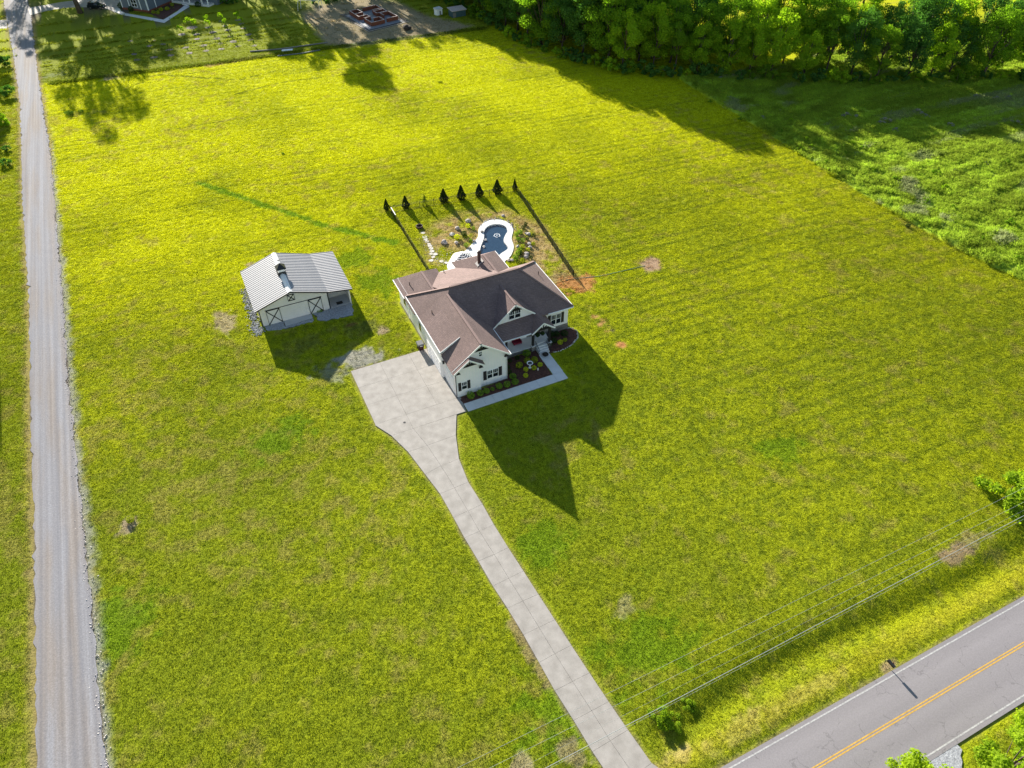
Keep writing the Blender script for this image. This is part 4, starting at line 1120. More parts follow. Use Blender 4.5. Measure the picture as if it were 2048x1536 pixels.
for u in (34.55, 36.3):
    mb = MB(); p, q = (u, 65.5, 1.45), (u, 64.2, .88)
    mb.beam(p, q, .04, .04); mb.beam((u, 65.5, .62), (u, 64.2, .12), .03, .03)
    for i in range(9):
        t_ = i / 8; mb.beam((u, 65.5 - 1.3 * t_, .60 - .5 * t_), (u, 65.5 - 1.3 * t_, 1.45 - .57 * t_), .022, .022)
    hp(mb, 'handrail', 'metal_dark')
# chimney flue and vents
fl = hp(MB().lathe((32.75, 79.9, 5.4), [(.24, 0), (.24, 2.05), (.30, 2.06), (.30, 2.2), (.1, 2.3)], 14), 'chimney', 'brownpipe')
hp(MB().beam((32.3, 79.9, 5.42), (33.25, 79.9, 6.12), .95, .10), 'chimney_flashing', mat('galvanised_flashing', (.30, .27, .26), .5, .1, 2), fl)
for u, v, zz in ((22.3, 80.2, 4.85), (22.6, 70.6 + 1.5, 5.5), (39.3, 74.2, 5.3), (28.0, 81.8, 4.2)):
    hp(MB().lathe((u, v, zz - .15), [(.06, 0), (.06, .7), (.02, .7)], 10), 'vent_pipe', 'brownpipe')
# hanging baskets under the entry gable
def basket(u, v, zz, lab):
    o = thing('hanging_basket', lab, 'plant basket', (u, v, zz))
    MB().lathe((u, v, zz), [(.05, -.28), (.2, -.2), (.27, 0), (.24, .02)], 12).build('bowl', 'metal_dark', o)
    r = np.random.default_rng(int(u * 100)); p = sphere_pts(150, r); p[:, 2] = np.abs(p[:, 2]); vv, ff = leaves(p * .3, p, .16, r)
    c = link(bpy.data.objects.new('foliage', npmesh('foliage', vv, ff, LEAF['shrub_dark']))); c.parent = o
    for a_ in (0, 2.1, 4.2): MB().beam((u + .25 * math.cos(a_), v + .25 * math.sin(a_), zz), (u, v, zz + .72), .012, .012).build('chain', 'metal_dark', o)
basket(34.75, 65.3, 2.58, 'dark hanging basket beside the thick dark porch post by the steps'); basket(35.5, 65.3, 2.60, 'dark hanging basket in the middle of the entry gable opening')

# ================================================================ THE BARN
barn = thing('barn', 'cream metal barn with grey ribbed roof, cupola and crossbuck sliding doors', 'barn', (7, 91, 0))
def bp(mb, name, m, parent=None, **k): return mb.build(name, m, parent or barn, **k)
BV0, BV1 = 86.28, 96.3
BL, BRD, BK, BR = (1.64, 2.92), (6.90, 4.74), (11.95, 3.14), (15.41, 2.62)
w = MB(); w.wall([(2.2, BV0, -.05), (11.85, BV0, -.05), (11.85, BV0, 3.02), (6.9, BV0, 4.58), (2.2, BV0, 2.98)], (0, .12, 0))
w.wall([(2.2, BV1, -.05), (11.85, BV1, -.05), (11.85, BV1, 3.02), (6.9, BV1, 4.58), (2.2, BV1, 2.98)], (0, -.12, 0))
w.box(2.2, 2.32, BV0 + .12, BV1 - .12, -.05, 2.98); w.box(11.73, 11.85, BV0 + .12, BV1 - .12, -.05, 3.0)
bwall = bp(w, 'wall', 'cream')
mb = MB()
for u in np.arange(2.45, 11.8, .23): mb.box(u - .014, u + .014, BV0 - .015, BV0 + .01, .05, 2.95 + min(u - 2.2, 0) if u < 2 else min(2.95 + (u - 2.2) * .34, 3.0 + (11.85 - u) * .31))
o = bp(mb, 'siding_ribs', 'cream', bwall); o['kind'] = 'stuff'
LB = BV0 + 2.5
w = MB(); w.box(11.85, 14.9, LB, LB + .1, -.05, 2.7); w.box(14.9, 15.0, BV0 + .1, BV1, -.05, 2.55); w.box(11.85, 14.9, BV1 - .1, BV1 - .02, -.05, 2.6)
lt_ = bp(w, 'lean_to_wall', mat('dull_cream_metal', (.66, .63, .59), .5, .05, 1.5))
mb = MB()
for zz in np.arange(.2, 2.6, .23): mb.box(11.9, 14.88, LB - .018, LB + .005, zz - .012, zz + .012)
o = bp(mb, 'siding_ribs', mat('dull_cream_rib', (.58, .55, .51), .5, .05, 2), lt_); o['kind'] = 'stuff'
bp(MB().box(11.87, 14.9, BV0 - .02, LB, -.05, .055), 'lean_to_floor', 'concpad')
bp(MB().box(14.84, 15.02, BV0 - .02, BV0 + .14, -.05, 2.6), 'lean_to_post', 'cream')
o = MB().box(12.95, 13.85, BV0 + .35, BV0 + 1.0, .055, .085).build('floor_mat', 'metal_dark', base=(13.4, BV0 + .65, .055)); tag(o, 'black mat on the lean-to floor at the side of the barn', 'mat')
# roof sheets: each sheet a piece, ribs running up the slope
RV0, RV1, NP = 85.95, 96.6, 12
broof = bp(MB().shell([[(BL[0] + .03, RV0 + .03, BL[1] - .06), (BRD[0], RV0 + .03, BRD[1] - .06), (BRD[0], RV1 - .03, BRD[1] - .06), (BL[0] + .03, RV1 - .03, BL[1] - .06)],
                       [(BRD[0], RV0 + .03, BRD[1] - .06), (BK[0], RV0 + .03, BK[1] - .06), (BK[0], RV1 - .03, BK[1] - .06), (BRD[0], RV1 - .03, BRD[1] - .06)],
                       [(BK[0], RV0 + .03, BK[1] - .06), (BR[0] - .03, RV0 + .03, BR[1] - .06), (BR[0] - .03, RV1 - .03, BR[1] - .06), (BK[0], RV1 - .03, BK[1] - .06)]], .10), 'roof', 'metal_dark')
pwid = (RV1 - RV0) / NP
def sheet(a_, b_):
    (x0, z0), (x1, z1_) = a_, b_
    prof = []
    for k in range(2):
        s = k * pwid / 2
        prof += [(s + .008, 0), (s + pwid / 2 - .15, 0), (s + pwid / 2 - .115, .04), (s + pwid / 2 - .06, .04), (s + pwid / 2 - .025, 0)]
    prof.append((pwid - .004, 0))
    n = len(prof)
    vs = [(x0 - 7, p[0], z0 + p[1]) for p in prof] + [(x1 - 7, p[0], z1_ + p[1]) for p in prof]
    fs = [(i, i + 1, n + i + 1, n + i) for i in range(n - 1)]
    me = bpy.data.meshes.new('roof_sheet'); me.from_pydata(vs, [], fs); me.materials.append(M['barnroof'])
    if me.polygons[0].normal.z < 0: me.flip_normals()
    return me
for a_, b_ in ((BL, BRD), (BRD, BK), (BK, BR)):
    me = sheet(a_, b_)
    for k in range(NP):
        o = link(bpy.data.objects.new('roof_sheet', me)); o.location = (0, RV0 - 91 + k * pwid, 0); o.parent = broof
rc = MB(); rc.wall([(6.55, RV0 - .02, 4.655), (6.9, RV0 - .02, 4.80), (7.25, RV0 - .02, 4.665), (6.9, RV0 - .02, 4.83)], (0, RV1 - RV0 + .04, 0)); bp(rc, 'ridge_cap', mat('pale_ridge_metal', (.78, .78, .77), .4, .03, 2), broof)
for p, q in ((BL, BRD), (BRD, BK), (BK, BR)):
    for vv in (RV0 - .03, RV1 + .03): bp(MB().beam((p[0], vv, p[1] - .07), (q[0], vv, q[1] - .07), .06, .17), 'rake_trim', 'metal_dark', broof)
bp(MB().box(2.16, 2.28, BV0 - .03, BV0, 0, 2.9), 'corner_trim', 'metal_dark'); bp(MB().box(11.78, 11.92, BV0 - .03, BV0, 0, 3.0), 'corner_trim', 'metal_dark')
bp(MB().box(3.0, 10.95, BV0 - .06, BV0 - .016, 2.44, 2.52), 'door_track', 'metal_dark')
def crossbuck(u0, u1, z0, z1_, t_, nm, pm):
    d_ = bp(MB().box(u0, u1, BV0 - .055, BV0 - .016, z0, z1_), nm, pm)
    mb = MB(); vv = BV0 - .07
    mb.box(u0, u1, vv - .02, BV0 - .055, z1_ - t_, z1_)
    if t_ > .12: mb.box(u0, u1, vv - .02, BV0 - .055, z0, z0 + t_)
    mb.beam((u0 + .03, vv, z0), (u0 + .03, vv, z1_), .05, .06, (0, 1, 0)); mb.beam((u1 - .03, vv, z0), (u1 - .03, vv, z1_), .05, .06, (0, 1, 0))
    mb.beam((u0 + .04, vv - .004, z0 + .03), (u1 - .04, vv - .004, z1_ - .05), .03, .13, (0, 0, 1)); mb.beam((u0 + .04, vv + .004, z1_ - .05), (u1 - .04, vv + .004, z0 + .03), .03, .13, (0, 0, 1))
    mb.build('crossbuck', 'metal_dark', d_)
crossbuck(3.08, 4.98, .02, 2.44, .10, 'sliding_door', 'cream'); crossbuck(8.98, 10.86, .02, 2.44, .10, 'sliding_door', 'cream'); crossbuck(6.38, 7.36, 3.08, 4.15, .13, 'loft_hatch', 'cream')
gd = bp(MB().box(5.02, 8.94, BV0 - .045, BV0 - .016, .05, 2.44), 'overhead_door', mat('door_cream', (.80, .74, .67), .5, .04, 1))
for k in range(5): MB().box(5.06, 8.90, BV0 - .058, BV0 - .045, .07 + k * .474, .07 + k * .474 + .455).build('panel', 'cream', gd)
# cupola
cu = bp(MB().add([(6.25, 90.55, 4.45), (7.55, 90.55, 4.45), (7.55, 91.85, 4.45), (6.25, 91.85, 4.45), (6.42, 90.72, 5.02), (7.38, 90.72, 5.02), (7.38, 91.68, 5.02), (6.42, 91.68, 5.02)], [(0, 3, 2, 1), (4, 5, 6, 7), (0, 1, 5, 4), (1, 2, 6, 5), (2, 3, 7, 6), (3, 0, 4, 7)]), 'cupola', 'cupolaroof', broof)
bp(MB().box(6.46, 7.34, 90.76, 91.64, 5.02, 5.55), 'cupola_box', 'trim', broof)
bp(MB().add([(6.2, 90.5, 5.52), (7.6, 90.5, 5.52), (7.6, 91.9, 5.52), (6.2, 91.9, 5.52), (6.9, 91.2, 6.25)], [(3, 2, 1, 0), (0, 1, 4), (1, 2, 4), (2, 3, 4), (3, 0, 4)]), 'cupola_roof', 'cupolaroof', broof)
wv_ = MB().tube([(6.9, 91.2, 6.15), (6.9, 91.2, 6.85)], .02, 6); wv_.beam((6.65, 91.2, 6.7), (7.15, 91.2, 6.7), .03, .1); bp(wv_, 'weathervane', 'metal_dark', broof)

# ---------------------------------------------------------------- stones that nobody would count
def rockmesh(name, r, n=1, mt='rock', seed=0, squash=.65):
    rr = np.random.default_rng(seed); bm = bmesh.new(); bmesh.ops.create_icosphere(bm, subdivisions=2, radius=r)
    d = rr.normal(0, 1, (5, 3))
    for v in bm.verts:
        k = 1 + .22 * math.sin(v.co.dot(Vector(d[0])) / r * 1.3) + .16 * math.sin(v.co.dot(Vector(d[1])) / r * 2.1 + 1); v.co *= k
        v.co.z = max(v.co.z * squash, -r * .35)
    me = bpy.data.meshes.new(name); bm.to_mesh(me); bm.free(); me.materials.append(M[mt]); return me
def stones(name, pts, rmin, rmax, mt, label, seed):
    rr = np.random.default_rng(seed); V, F = [], []
    base = np.array([(1, 0, 0), (-1, 0, 0), (0, 1, 0), (0, -1, 0), (0, 0, 1), (0, 0, -1)], float); fc = np.array([(0, 2, 4), (2, 1, 4), (1, 3, 4), (3, 0, 4), (2, 0, 5), (1, 2, 5), (3, 1, 5), (0, 3, 5)])
    for i, p in enumerate(pts):
        r = rr.uniform(rmin, rmax); q = base * r * rr.uniform(.6, 1.3, (6, 1)); a_ = rr.uniform(0, 6.28); c_, s_ = math.cos(a_), math.sin(a_)
        q = np.stack([q[:, 0] * c_ - q[:, 1] * s_, q[:, 0] * s_ + q[:, 1] * c_, q[:, 2] * .7], 1) + np.array([p[0], p[1], p[2] if len(p) > 2 else r * .25]); V.append(q); F.append(fc + 6 * i)
    o = link(bpy.data.objects.new(name, npmesh(name, np.concatenate(V), np.concatenate(F), mt))); o['kind'] = 'stuff'; tag(o, label, 'stones'); return o
def along(poly, n, wid, seed):
    rr = np.random.default_rng(seed); P_ = np.array([p[:2] for p in poly]); s = np.concatenate([[0], np.cumsum(np.hypot(*np.diff(P_, axis=0).T))]); t_ = rr.uniform(0, s[-1], n)
    return np.stack([np.interp(t_, s, P_[:, 0]) + rr.normal(0, wid, n), np.interp(t_, s, P_[:, 1]) + rr.normal(0, wid, n)], 1)
stones('rubble', along([(1.5, 96.2), (1.35, 92), (1.4, 89), (1.3, 87), (1.2, 84.8)], 520, .30, 1), .06, .17, 'gravel', 'pale grey rubble along the side wall of the barn', 1)
stones('rubble', along([(.9, 86.6), (1.6, 85.2)], 160, .38, 12), .06, .17, 'gravel', 'pale grey rubble heap at the front corner of the barn', 2)
stones('lane_stones', along(LANE_R[4:], 1500, .28, 2), .03, .09, 'rockw', 'loose pale stones on the lawn side of the gravel lane', 3)
stones('bed_edging', np.concatenate([along(BED2[:7], 110, .05, 4)]), .06, .12, 'rockw', 'pale stones edging the rounded mulch bed by the porch', 4)
stones('pool_edging', along(zq((1085, 260), (1200, 165), (1370, 130), (1540, 175), (1650, 300)), 110, .16, 5), .07, .15, 'rock', 'small stones edging the round end of the pool deck', 5)
stones('path_pebbles', along(zq((190, 380), (290, 540), (330, 720), (480, 810), (590, 850)), 420, .55, 6), .03, .09, 'rockw', 'pale pebbles scattered around the stepping stones', 6)
stones('yard_stones', along(zq((380, 560), (450, 680), (560, 700), (700, 650)), 60, .8, 7), .04, .10, 'rockw', 'small pale stones scattered on the backyard ground', 7)

# ---------------------------------------------------------------- stepping stones, boulders, pool things
path = bpy.data.objects.new('stepping_stone_path', None); path.location = (30.5, 94, 0); link(path); path['kind'] = 'structure'
for i, p in enumerate(zq((205, 365), (230, 430), (250, 465), (270, 500), (300, 540), (315, 570), (335, 610), (345, 655), (335, 700), (365, 745), (330, 800), (400, 700), (495, 810), (570, 835))):
    rr = np.random.default_rng(i + 40); k = 9; r0 = rr.uniform(.28, .42)
    pts = [(p[0] - 30.5 + r0 * rr.uniform(.8, 1.15) * math.cos(6.283 * j / k), p[1] - 94 + r0 * rr.uniform(.8, 1.15) * math.sin(6.283 * j / k)) for j in range(k)]
    o = MB().prism(pts, -.05, .075).build('stepping_stone', 'rockw', path, local=True)
for i, p in enumerate(zq((915, 185), (755, 300), (660, 395), (535, 520), (730, 530))):
    o = link(bpy.data.objects.new('boulder', rockmesh('boulder', [.45, .42, .45, .5, .36][i], mt='rock' if i != 2 else 'rockw', seed=i))); o.location = (p[0], p[1], .12); o.rotation_euler = (0, 0, i)
    tag(o, 'pinkish grey boulder on the bare backyard ground between path and pool' if i != 2 else 'palest boulder on the bare backyard ground beside the pool', 'boulder', 'boulders in the backyard' if i != 2 else None)
for i, p in enumerate(zq((1870, 390), (1840, 375), (1870, 540), (1890, 590), (1830, 690), (1825, 740), (1700, 580), (1560, 790), (1600, 800), (1470, 95))):
    o = link(bpy.data.objects.new('rock', rockmesh('rock', [.34, .28, .36, .34, .38, .40, .3, .3, .3, .28][i], mt='rock', seed=20 + i))); o.location = (p[0], p[1], .08); o.rotation_euler = (0, 0, i * 1.3)
    tag(o, 'pinkish rock among the plants on the far side of the pool' if i < 9 else 'lone rock behind the round end of the pool deck', 'rock', 'rocks in the pool garden' if i < 9 else None)
for i, p in enumerate(zq((1180, 462), (1150, 565))):
    o = link(bpy.data.objects.new('pool_rock', rockmesh('pool_rock', .24, mt='rockw', seed=50 + i))); o.location = (p[0] + .1, p[1] - .05, -.12)
    tag(o, 'white rounded rock at the pool edge ' + ('nearer the fountain' if i == 0 else 'nearer the house'), 'rock')
for i, p in enumerate(zq((1135, 350), (1010, 500), (940, 610))):
    o = MB().lathe((p[0], p[1], .045), [(.26, 0), (.28, .10), (.22, .2), (.05, .22)], 10).build('deck_stool', 'greydeck', base=(p[0], p[1], .045))
    tag(o, ['low grey stool on the pool deck nearest the fountain', 'low grey stool on the edge of the pool deck between two others', 'low grey stool on the pool deck near the striped umbrella'][i], 'stool')
p = zq((1370, 385))[0]
ft = thing('pool_fountain', 'small white fountain ring floating on the pool water', 'fountain', (p[0], p[1], -.2))
mb = MB()
for a_ in np.linspace(0, 6.283, 25)[:-1]:
    rr_ = .48 + .05 * math.sin(5 * a_); mb.beam((p[0] + rr_ * math.cos(a_), p[1] + rr_ * math.sin(a_), -.195), (p[0] + rr_ * math.cos(a_ + .27), p[1] + rr_ * math.sin(a_ + .27), -.195), .10, .02)
mb.build('ripple_ring', 'foam', ft)
MB().lathe((p[0], p[1], -.2), [(.16, 0), (.12, .06), (.05, .3), (.09, .4), (.02, .48)], 10).build('jet', 'foam', ft)
# striped umbrella
uc = (33.1, 87.6)
um = thing('patio_umbrella', 'white patio umbrella with black ring stripes behind the back roof', 'umbrella', (uc[0], uc[1], .045))
MB().tube([(uc[0], uc[1], .04), (uc[0], uc[1], 2.55)], .03, 8).build('pole', 'trim', um)
MB().lathe((uc[0], uc[1], .04), [(.35, 0), (.35, .06), (.05, .1)], 12).build('base', 'metal_dark', um)
cn = None
for k in range(10):
    r0, r1_ = .02 + k * .165, .02 + (k + 1) * .165
    z0_, z1_ = 2.62 - .42 * r0, 2.62 - .42 * r1_
    mb = MB(); vs, fs = [], []
    for j in range(8):
        a0, a1 = 2 * math.pi * (j + .5) / 8, 2 * math.pi * (j + 1.5) / 8
        vs += [(uc[0] + r0 * math.cos(a0), uc[1] + r0 * math.sin(a0), z0_), (uc[0] + r1_ * math.cos(a0), uc[1] + r1_ * math.sin(a0), z1_), (uc[0] + r1_ * math.cos(a1), uc[1] + r1_ * math.sin(a1), z1_), (uc[0] + r0 * math.cos(a1), uc[1] + r0 * math.sin(a1), z0_)]
        fs.append((4 * j, 4 * j + 1, 4 * j + 2, 4 * j + 3))
    mb.add(vs, fs); bm_ = mb.build('canopy_stripe' if k % 2 == 0 else 'canopy_band', 'metal_dark' if k % 2 == 0 and k < 9 else 'trim', um)
# fire pit
p = zq((150, 280))[0]
fp = thing('fire_pit', 'round dark fire pit at the end of the stepping stone path', 'fire pit', (p[0], p[1], 0))
mb = MB(); mb.lathe((p[0], p[1], 0), [(.55, 0), (.58, .42), (.48, .42), (.44, .08)], 16, False); mb.build('rim', 'rust', fp)
MB().lathe((p[0], p[1], 0), [(.46, .02), (.44, .09), (.05, .13)], 12).build('ash', 'soil', fp)

# ---------------------------------------------------------------- backyard fence
def fence(name, p, q, label, h=1.25, gate=False):
    p, q = np.array(p), np.array(q); L = np.linalg.norm(q - p); d = (q - p) / L
    t = thing(name, label, 'fence', (p[0], p[1], 0))
    n = max(1, int(round(L / 2.4)))
    for i in range(n + 1):
        c = p + d * L * i / n; MB().box(c[0] - .035, c[0] + .035, c[1] - .035, c[1] + .035, -.1, h + .08).build('post', 'metal_dark', t)
    for i in range(n):
        a_, b_ = p + d * (L * i / n), p + d * (L * (i + 1) / n)
        for zz in (.15, h - .2, h): MB().beam((*a_, zz), (*b_, zz), .022, .032).build('rail', 'metal_dark', t)
        mb = MB(); k = int(L / n / .12)
        for j in range(1, k): c = a_ + (b_ - a_) * j / k; mb.box(c[0] - .008, c[0] + .008, c[1] - .008, c[1] + .008, .06, h + .02)
        o = mb.build('pickets', 'metal_dark', t); o['kind'] = 'stuff'
    return t
FA, FB, FC, FD, FE = (28.3, 108.0), (50.9, 105.4), (47.35, 78.0), (41.0, 78.2), (27.62, 83.6)
fence('yard_fence', FA, FB, 'thin black picket fence in front of the row of evergreens')
fence('yard_fence', FE, FA, 'black picket fence on the barn side of the backyard')
fence('yard_fence', FC, FB, 'black picket fence on the meadow side of the backyard')
fence('yard_fence', FD, FC, 'short black fence run joining the house to the meadow side fence')
o = MB().beam((28.25, 107.5, 1.36), (28.16, 104.8, 1.36), .12, .05).build('top_board', 'trim', base=(28.2, 106, 1.33)); tag(o, 'white board lying on top of the barn side fence end', 'board')

# ================================================================ PLANTS
ORD = ['first', 'second', 'third', 'fourth', 'fifth', 'sixth', 'seventh', 'eighth', 'ninth', 'tenth']
def ball(name, r, n, leafm, seed, squash=.85, size=.13, lumps=5, tilt=.6):
    rr = np.random.default_rng(seed); p = sphere_pts(n, rr); k = np.ones(n)
    for _ in range(lumps): k += .09 * np.maximum(0, p @ sphere_pts(1, rr)[0]) ** 2 * rr.choice([-1, 1.4])
    q = p * (k * rr.uniform(.80, 1.0, n))[:, None] * r; q[:, 2] = q[:, 2] * squash + r * squash * .8; q[:, 2] = np.maximum(q[:, 2], .03)
    v, f = leaves(q, p, size, rr, .7, tilt); return npmesh(name, v, f, LEAF[leafm])
def shrub_proto(r, leafm, seed, n=420, size=.13):
    """foliage and a short stem, origin at the ground"""
    o = bpy.data.objects.new('shrub', None); o.empty_display_size = .3
    a_ = bpy.data.objects.new('foliage', ball('foliage', r, n, leafm, seed, size=size)); a_.parent = o
    s = bpy.data.objects.new('stem', MB().tube([(0, 0, -.05), (.02, .01, r * .6), (.05, -.03, r * 1.1)], [.04, .03, .015], 6).mesh('stem', 'bark')); s.parent = o
    return o
PROTO = {k: [shrub_proto(.45, k, 100 + i * 7 + j) for j in range(2)] for i, k in enumerate(('shrub_green', 'shrub_yellow', 'shrub_olive', 'shrub_dark'))}
cnt_ = [0]
def shrub(p, r, kind, label, group=None, name='garden_shrub', z=0.05, sq=1.0):
    cnt_[0] += 1; o = dup(PROTO[kind][cnt_[0] % 2], (p[0], p[1], z), cnt_[0] * 1.7, (r / .45, r / .45, r / .45 * sq)); o.name = name
    o['category'] = 'shrub'; o['label'] = label
    if group: o['group'] = group
    return o
z8 = lambda *P: [p[:2] for p in GZ(860, 560, 1772 / 300, P, .35)]
row = [(480, 1365, .52), (590, 1333, .45), (668, 1305, .42), (740, 1278, .28), (815, 1253, .45), (907, 1232, .45), (1005, 1200, .46)]
for i, (a_, b_, r) in enumerate(row):
    shrub(z8((a_, b_))[0], r, 'shrub_green', f'round green shrub in the row along the front walk, {ORD[i]} from the driveway', 'shrubs along the front walk')
shrub(z8((982, 1138))[0], .48, 'shrub_green', 'round green shrub just behind the walk end of the shrub row, off the house corner')
shrub(z8((935, 1080))[0], .32, 'shrub_dark', 'small dark shrub by the corner of the gabled front wall'); shrub(z8((922, 1022))[0], .30, 'shrub_dark', 'small dark shrub midway along the inner garage wing wall')
shrub(z8((945, 945))[0], .28, 'shrub_dark', 'small dark shrub deep in the corner between wing and porch'); shrub(z8((1030, 912))[0], .32, 'shrub_dark', 'small dark shrub against the porch stone base')
shrub(z8((1143, 872))[0], .56, 'shrub_green', 'large deep green shrub beside the porch stone base')
for i, (a_, b_, r, k, lab) in enumerate(((1052, 1008, .50, 'shrub_olive', 'large olive round shrub on the wing side of the white bird bath'), (1150, 952, .46, 'shrub_olive', 'olive round shrub between the deep green shrub and the bird bath'), (1235, 940, .50, 'shrub_olive', 'olive round shrub beside the walk near the steps'),
        (1300, 993, .34, 'shrub_yellow', 'golden shrub at the walk edge of the mulch bed'), (1228, 1030, .33, 'shrub_yellow', 'golden shrub touching the white bird bath'), (1133, 1050, .33, 'shrub_yellow', 'golden shrub just in front of the bird bath foot'), (1132, 1122, .32, 'shrub_yellow', 'golden shrub alone in the open middle of the mulch bed'))):
    shrub(z8((a_, b_))[0], r, k, lab)
for i, (a_, b_, r, k) in enumerate(((1440, 640, .46, 'shrub_dark'), (1500, 635, .42, 'shrub_dark'), (1582, 630, .48, 'shrub_dark'), (1465, 715, .42, 'shrub_dark'), (1420, 745, .36, 'shrub_dark'), (1535, 730, .36, 'shrub_yellow'), (1595, 700, .32, 'shrub_olive'))):
    shrub(z8((a_, b_))[0], r, k, ['dark shrub against the stone base nearest the entry post', 'dark shrub in the middle against the stone base', 'dark shrub against the stone base nearest the house corner', 'dark shrub in front of the entry post in the rounded bed', 'dark shrub beside the steps in the rounded bed', 'golden shrub in the rounded mulch bed', 'olive shrub beside the golden one in the rounded bed'][i])
# bird bath, lawn ornament, planter, sofa, bins
p = z8((1180, 1015))[0]
bb = thing('bird_bath', 'white bird bath bowl on a pedestal among golden shrubs', 'bird bath', (p[0], p[1], .06))
MB().lathe((p[0], p[1], .05), [(.22, 0), (.20, .06), (.09, .12), (.08, .6), (.16, .68)], 14).build('pedestal', 'trim', bb)
MB().lathe((p[0], p[1], .05), [(.14, .66), (.40, .78), (.42, .84), (.34, .84), (.28, .77)], 18, False).build('bowl', 'trim', bb)
MB().lathe((p[0], p[1], .05), [(.30, .79), (.02, .792)], 16).build('water', 'glass', bb)
p = z8((1275, 1045))[0]
o = MB().lathe((p[0], p[1], .05), [(.10, 0), (.13, .1), (.09, .22), (.11, .32), (.03, .42)], 10).build('garden_ornament', 'rockw', base=(p[0], p[1], .05)); tag(o, 'small pale stone ornament in the mulch near the walk', 'ornament')
pl = thing('planter_bowl', 'dark round planter bowl on the walk at the foot of the steps', 'planter', (35.2, 63.75, .03))
MB().lathe((35.2, 63.75, .03), [(.2, 0), (.36, .14), (.44, .26), (.38, .26), (.33, .2)], 18, False).build('bowl', 'metal_dark', pl); MB().lathe((35.2, 63.75, .03), [(.37, .2), (.1, .24), (.02, .26)], 14).build('soil', 'soil', pl)
sf = thing('porch_sofa', 'dark red cushioned sofa on the shaded front porch', 'sofa', (32.5, 66.95, .70))
MB().box(32.02, 32.98, 66.6, 67.2, .78, 1.02).build('seat', 'red', sf, bevel=.03); MB().box(32.02, 32.98, 67.2, 67.4, .78, 1.38).build('backrest', 'red', sf, bevel=.03)
for a_ in (31.9, 32.98): MB().box(a_, a_ + .12, 66.6, 67.4, .78, 1.2).build('armrest', 'red', sf, bevel=.03)
for a_, b_ in ((31.95, 66.65), (33.02, 66.65), (31.95, 67.35), (33.02, 67.35)): MB().box(a_ - .03, a_ + .03, b_ - .03, b_ + .03, .70, .78).build('leg', 'black', sf)
bn = thing('wheelie_bin', 'grey lidded wheeled bin with maroon front beside the garage', 'bin', (20.55, 72.25, .0))
MB().add([(20.24, 71.85, .06), (20.86, 71.85, .06), (20.86, 72.6, .06), (20.24, 72.6, .06), (20.16, 71.75, 1.0), (20.94, 71.75, 1.0), (20.94, 72.7, 1.0), (20.16, 72.7, 1.0)], [(0, 3, 2, 1), (4, 5, 6, 7), (0, 1, 5, 4), (1, 2, 6, 5), (2, 3, 7, 6), (3, 0, 4, 7)]).build('body', 'binred', bn)
MB().add([(20.1, 71.68, 1.0), (21.0, 71.68, 1.0), (21.0, 72.76, 1.0), (20.1, 72.76, 1.0), (20.16, 71.8, 1.12), (20.94, 71.8, 1.12), (20.94, 72.66, 1.18), (20.16, 72.66, 1.18)], [(0, 3, 2, 1), (4, 5, 6, 7), (0, 1, 5, 4), (1, 2, 6, 5), (2, 3, 7, 6), (3, 0, 4, 7)]).build('lid', 'greybin', bn)
MB().box(20.38, 20.72, 71.735, 71.78, .80, .90).build('sticker', 'trim', bn)
for a_ in (20.2, 20.82): MB().tube([(a_, 72.62, .11), (a_ + .08, 72.62, .11)], .12, 12).build('wheel', 'tyre', bn)

# evergreens outside the fence
def conifer(h, r, n, seed, leafm='ever', thin=0):
    rr = np.random.default_rng(seed); t_ = rr.uniform(0, 1, n) ** .8; a_ = rr.uniform(0, 6.283, n)
    R_ = r * np.minimum(1, (1 - t_) * 1.25 + .05) * np.minimum(1, .55 + t_ * 3) * rr.uniform(.7, 1.05, n) * (1 + .12 * np.sin(a_ * 3 + t_ * 9))
    p = np.stack([R_ * np.cos(a_), R_ * np.sin(a_), t_ * h + .05], 1); nn = np.stack([np.cos(a_), np.sin(a_), np.full(n, .5)], 1)
    v, f = leaves(p, nn, .22, rr, .5, .5); return npmesh('foliage', v, f, LEAF[leafm])
EV = []
for s in range(2):
    o = bpy.data.objects.new('evergreen', None); c = bpy.data.objects.new('foliage', conifer(2.4, .52, 1400, 60 + s)); c.parent = o
    b_ = bpy.data.objects.new('trunk', MB().tube([(0, 0, -.1), (0, 0, 2.1)], [.06, .02], 6).mesh('trunk', 'bark')); b_.parent = o; EV.append(o)
thin = bpy.data.objects.new('evergreen', None); c = bpy.data.objects.new('foliage', conifer(1.8, .42, 420, 66, 'shrub_olive')); c.parent = thin
b_ = bpy.data.objects.new('trunk', MB().tube([(0, 0, -.1), (0, 0, 1.6)], [.05, .02], 6).mesh('trunk', 'bark')); b_.parent = thin
evp = [(775, 422, 2.1, .85), (813, 417, 2.2, 1), (851, 411, 1.8, 1), (889, 405, 2.4, 1.1), (924, 400, 2.6, 1), (960, 393, 2.2, 1.1), (996, 388, 2.6, 1.05), (1031, 382, 2.1, .7)]
for i, (a_, b_, h, k) in enumerate(evp):
    p = G(a_, b_); pr_ = thin if i == 2 else EV[i % 2]; s_ = h / (1.8 if i == 2 else 2.4)
    o = dup(pr_, (p[0], p[1] + .3, 0), i * 2.1, (s_ * k * 1.45, s_ * k * 1.45, s_)); o['category'] = 'evergreen'
    o['label'] = 'sparse half-bare young evergreen behind the back fence' if i == 2 else f'dark cone-shaped young evergreen in the back fence row, {ORD[i]} from the barn side'
    if i != 2: o['group'] = 'evergreens behind the back fence'
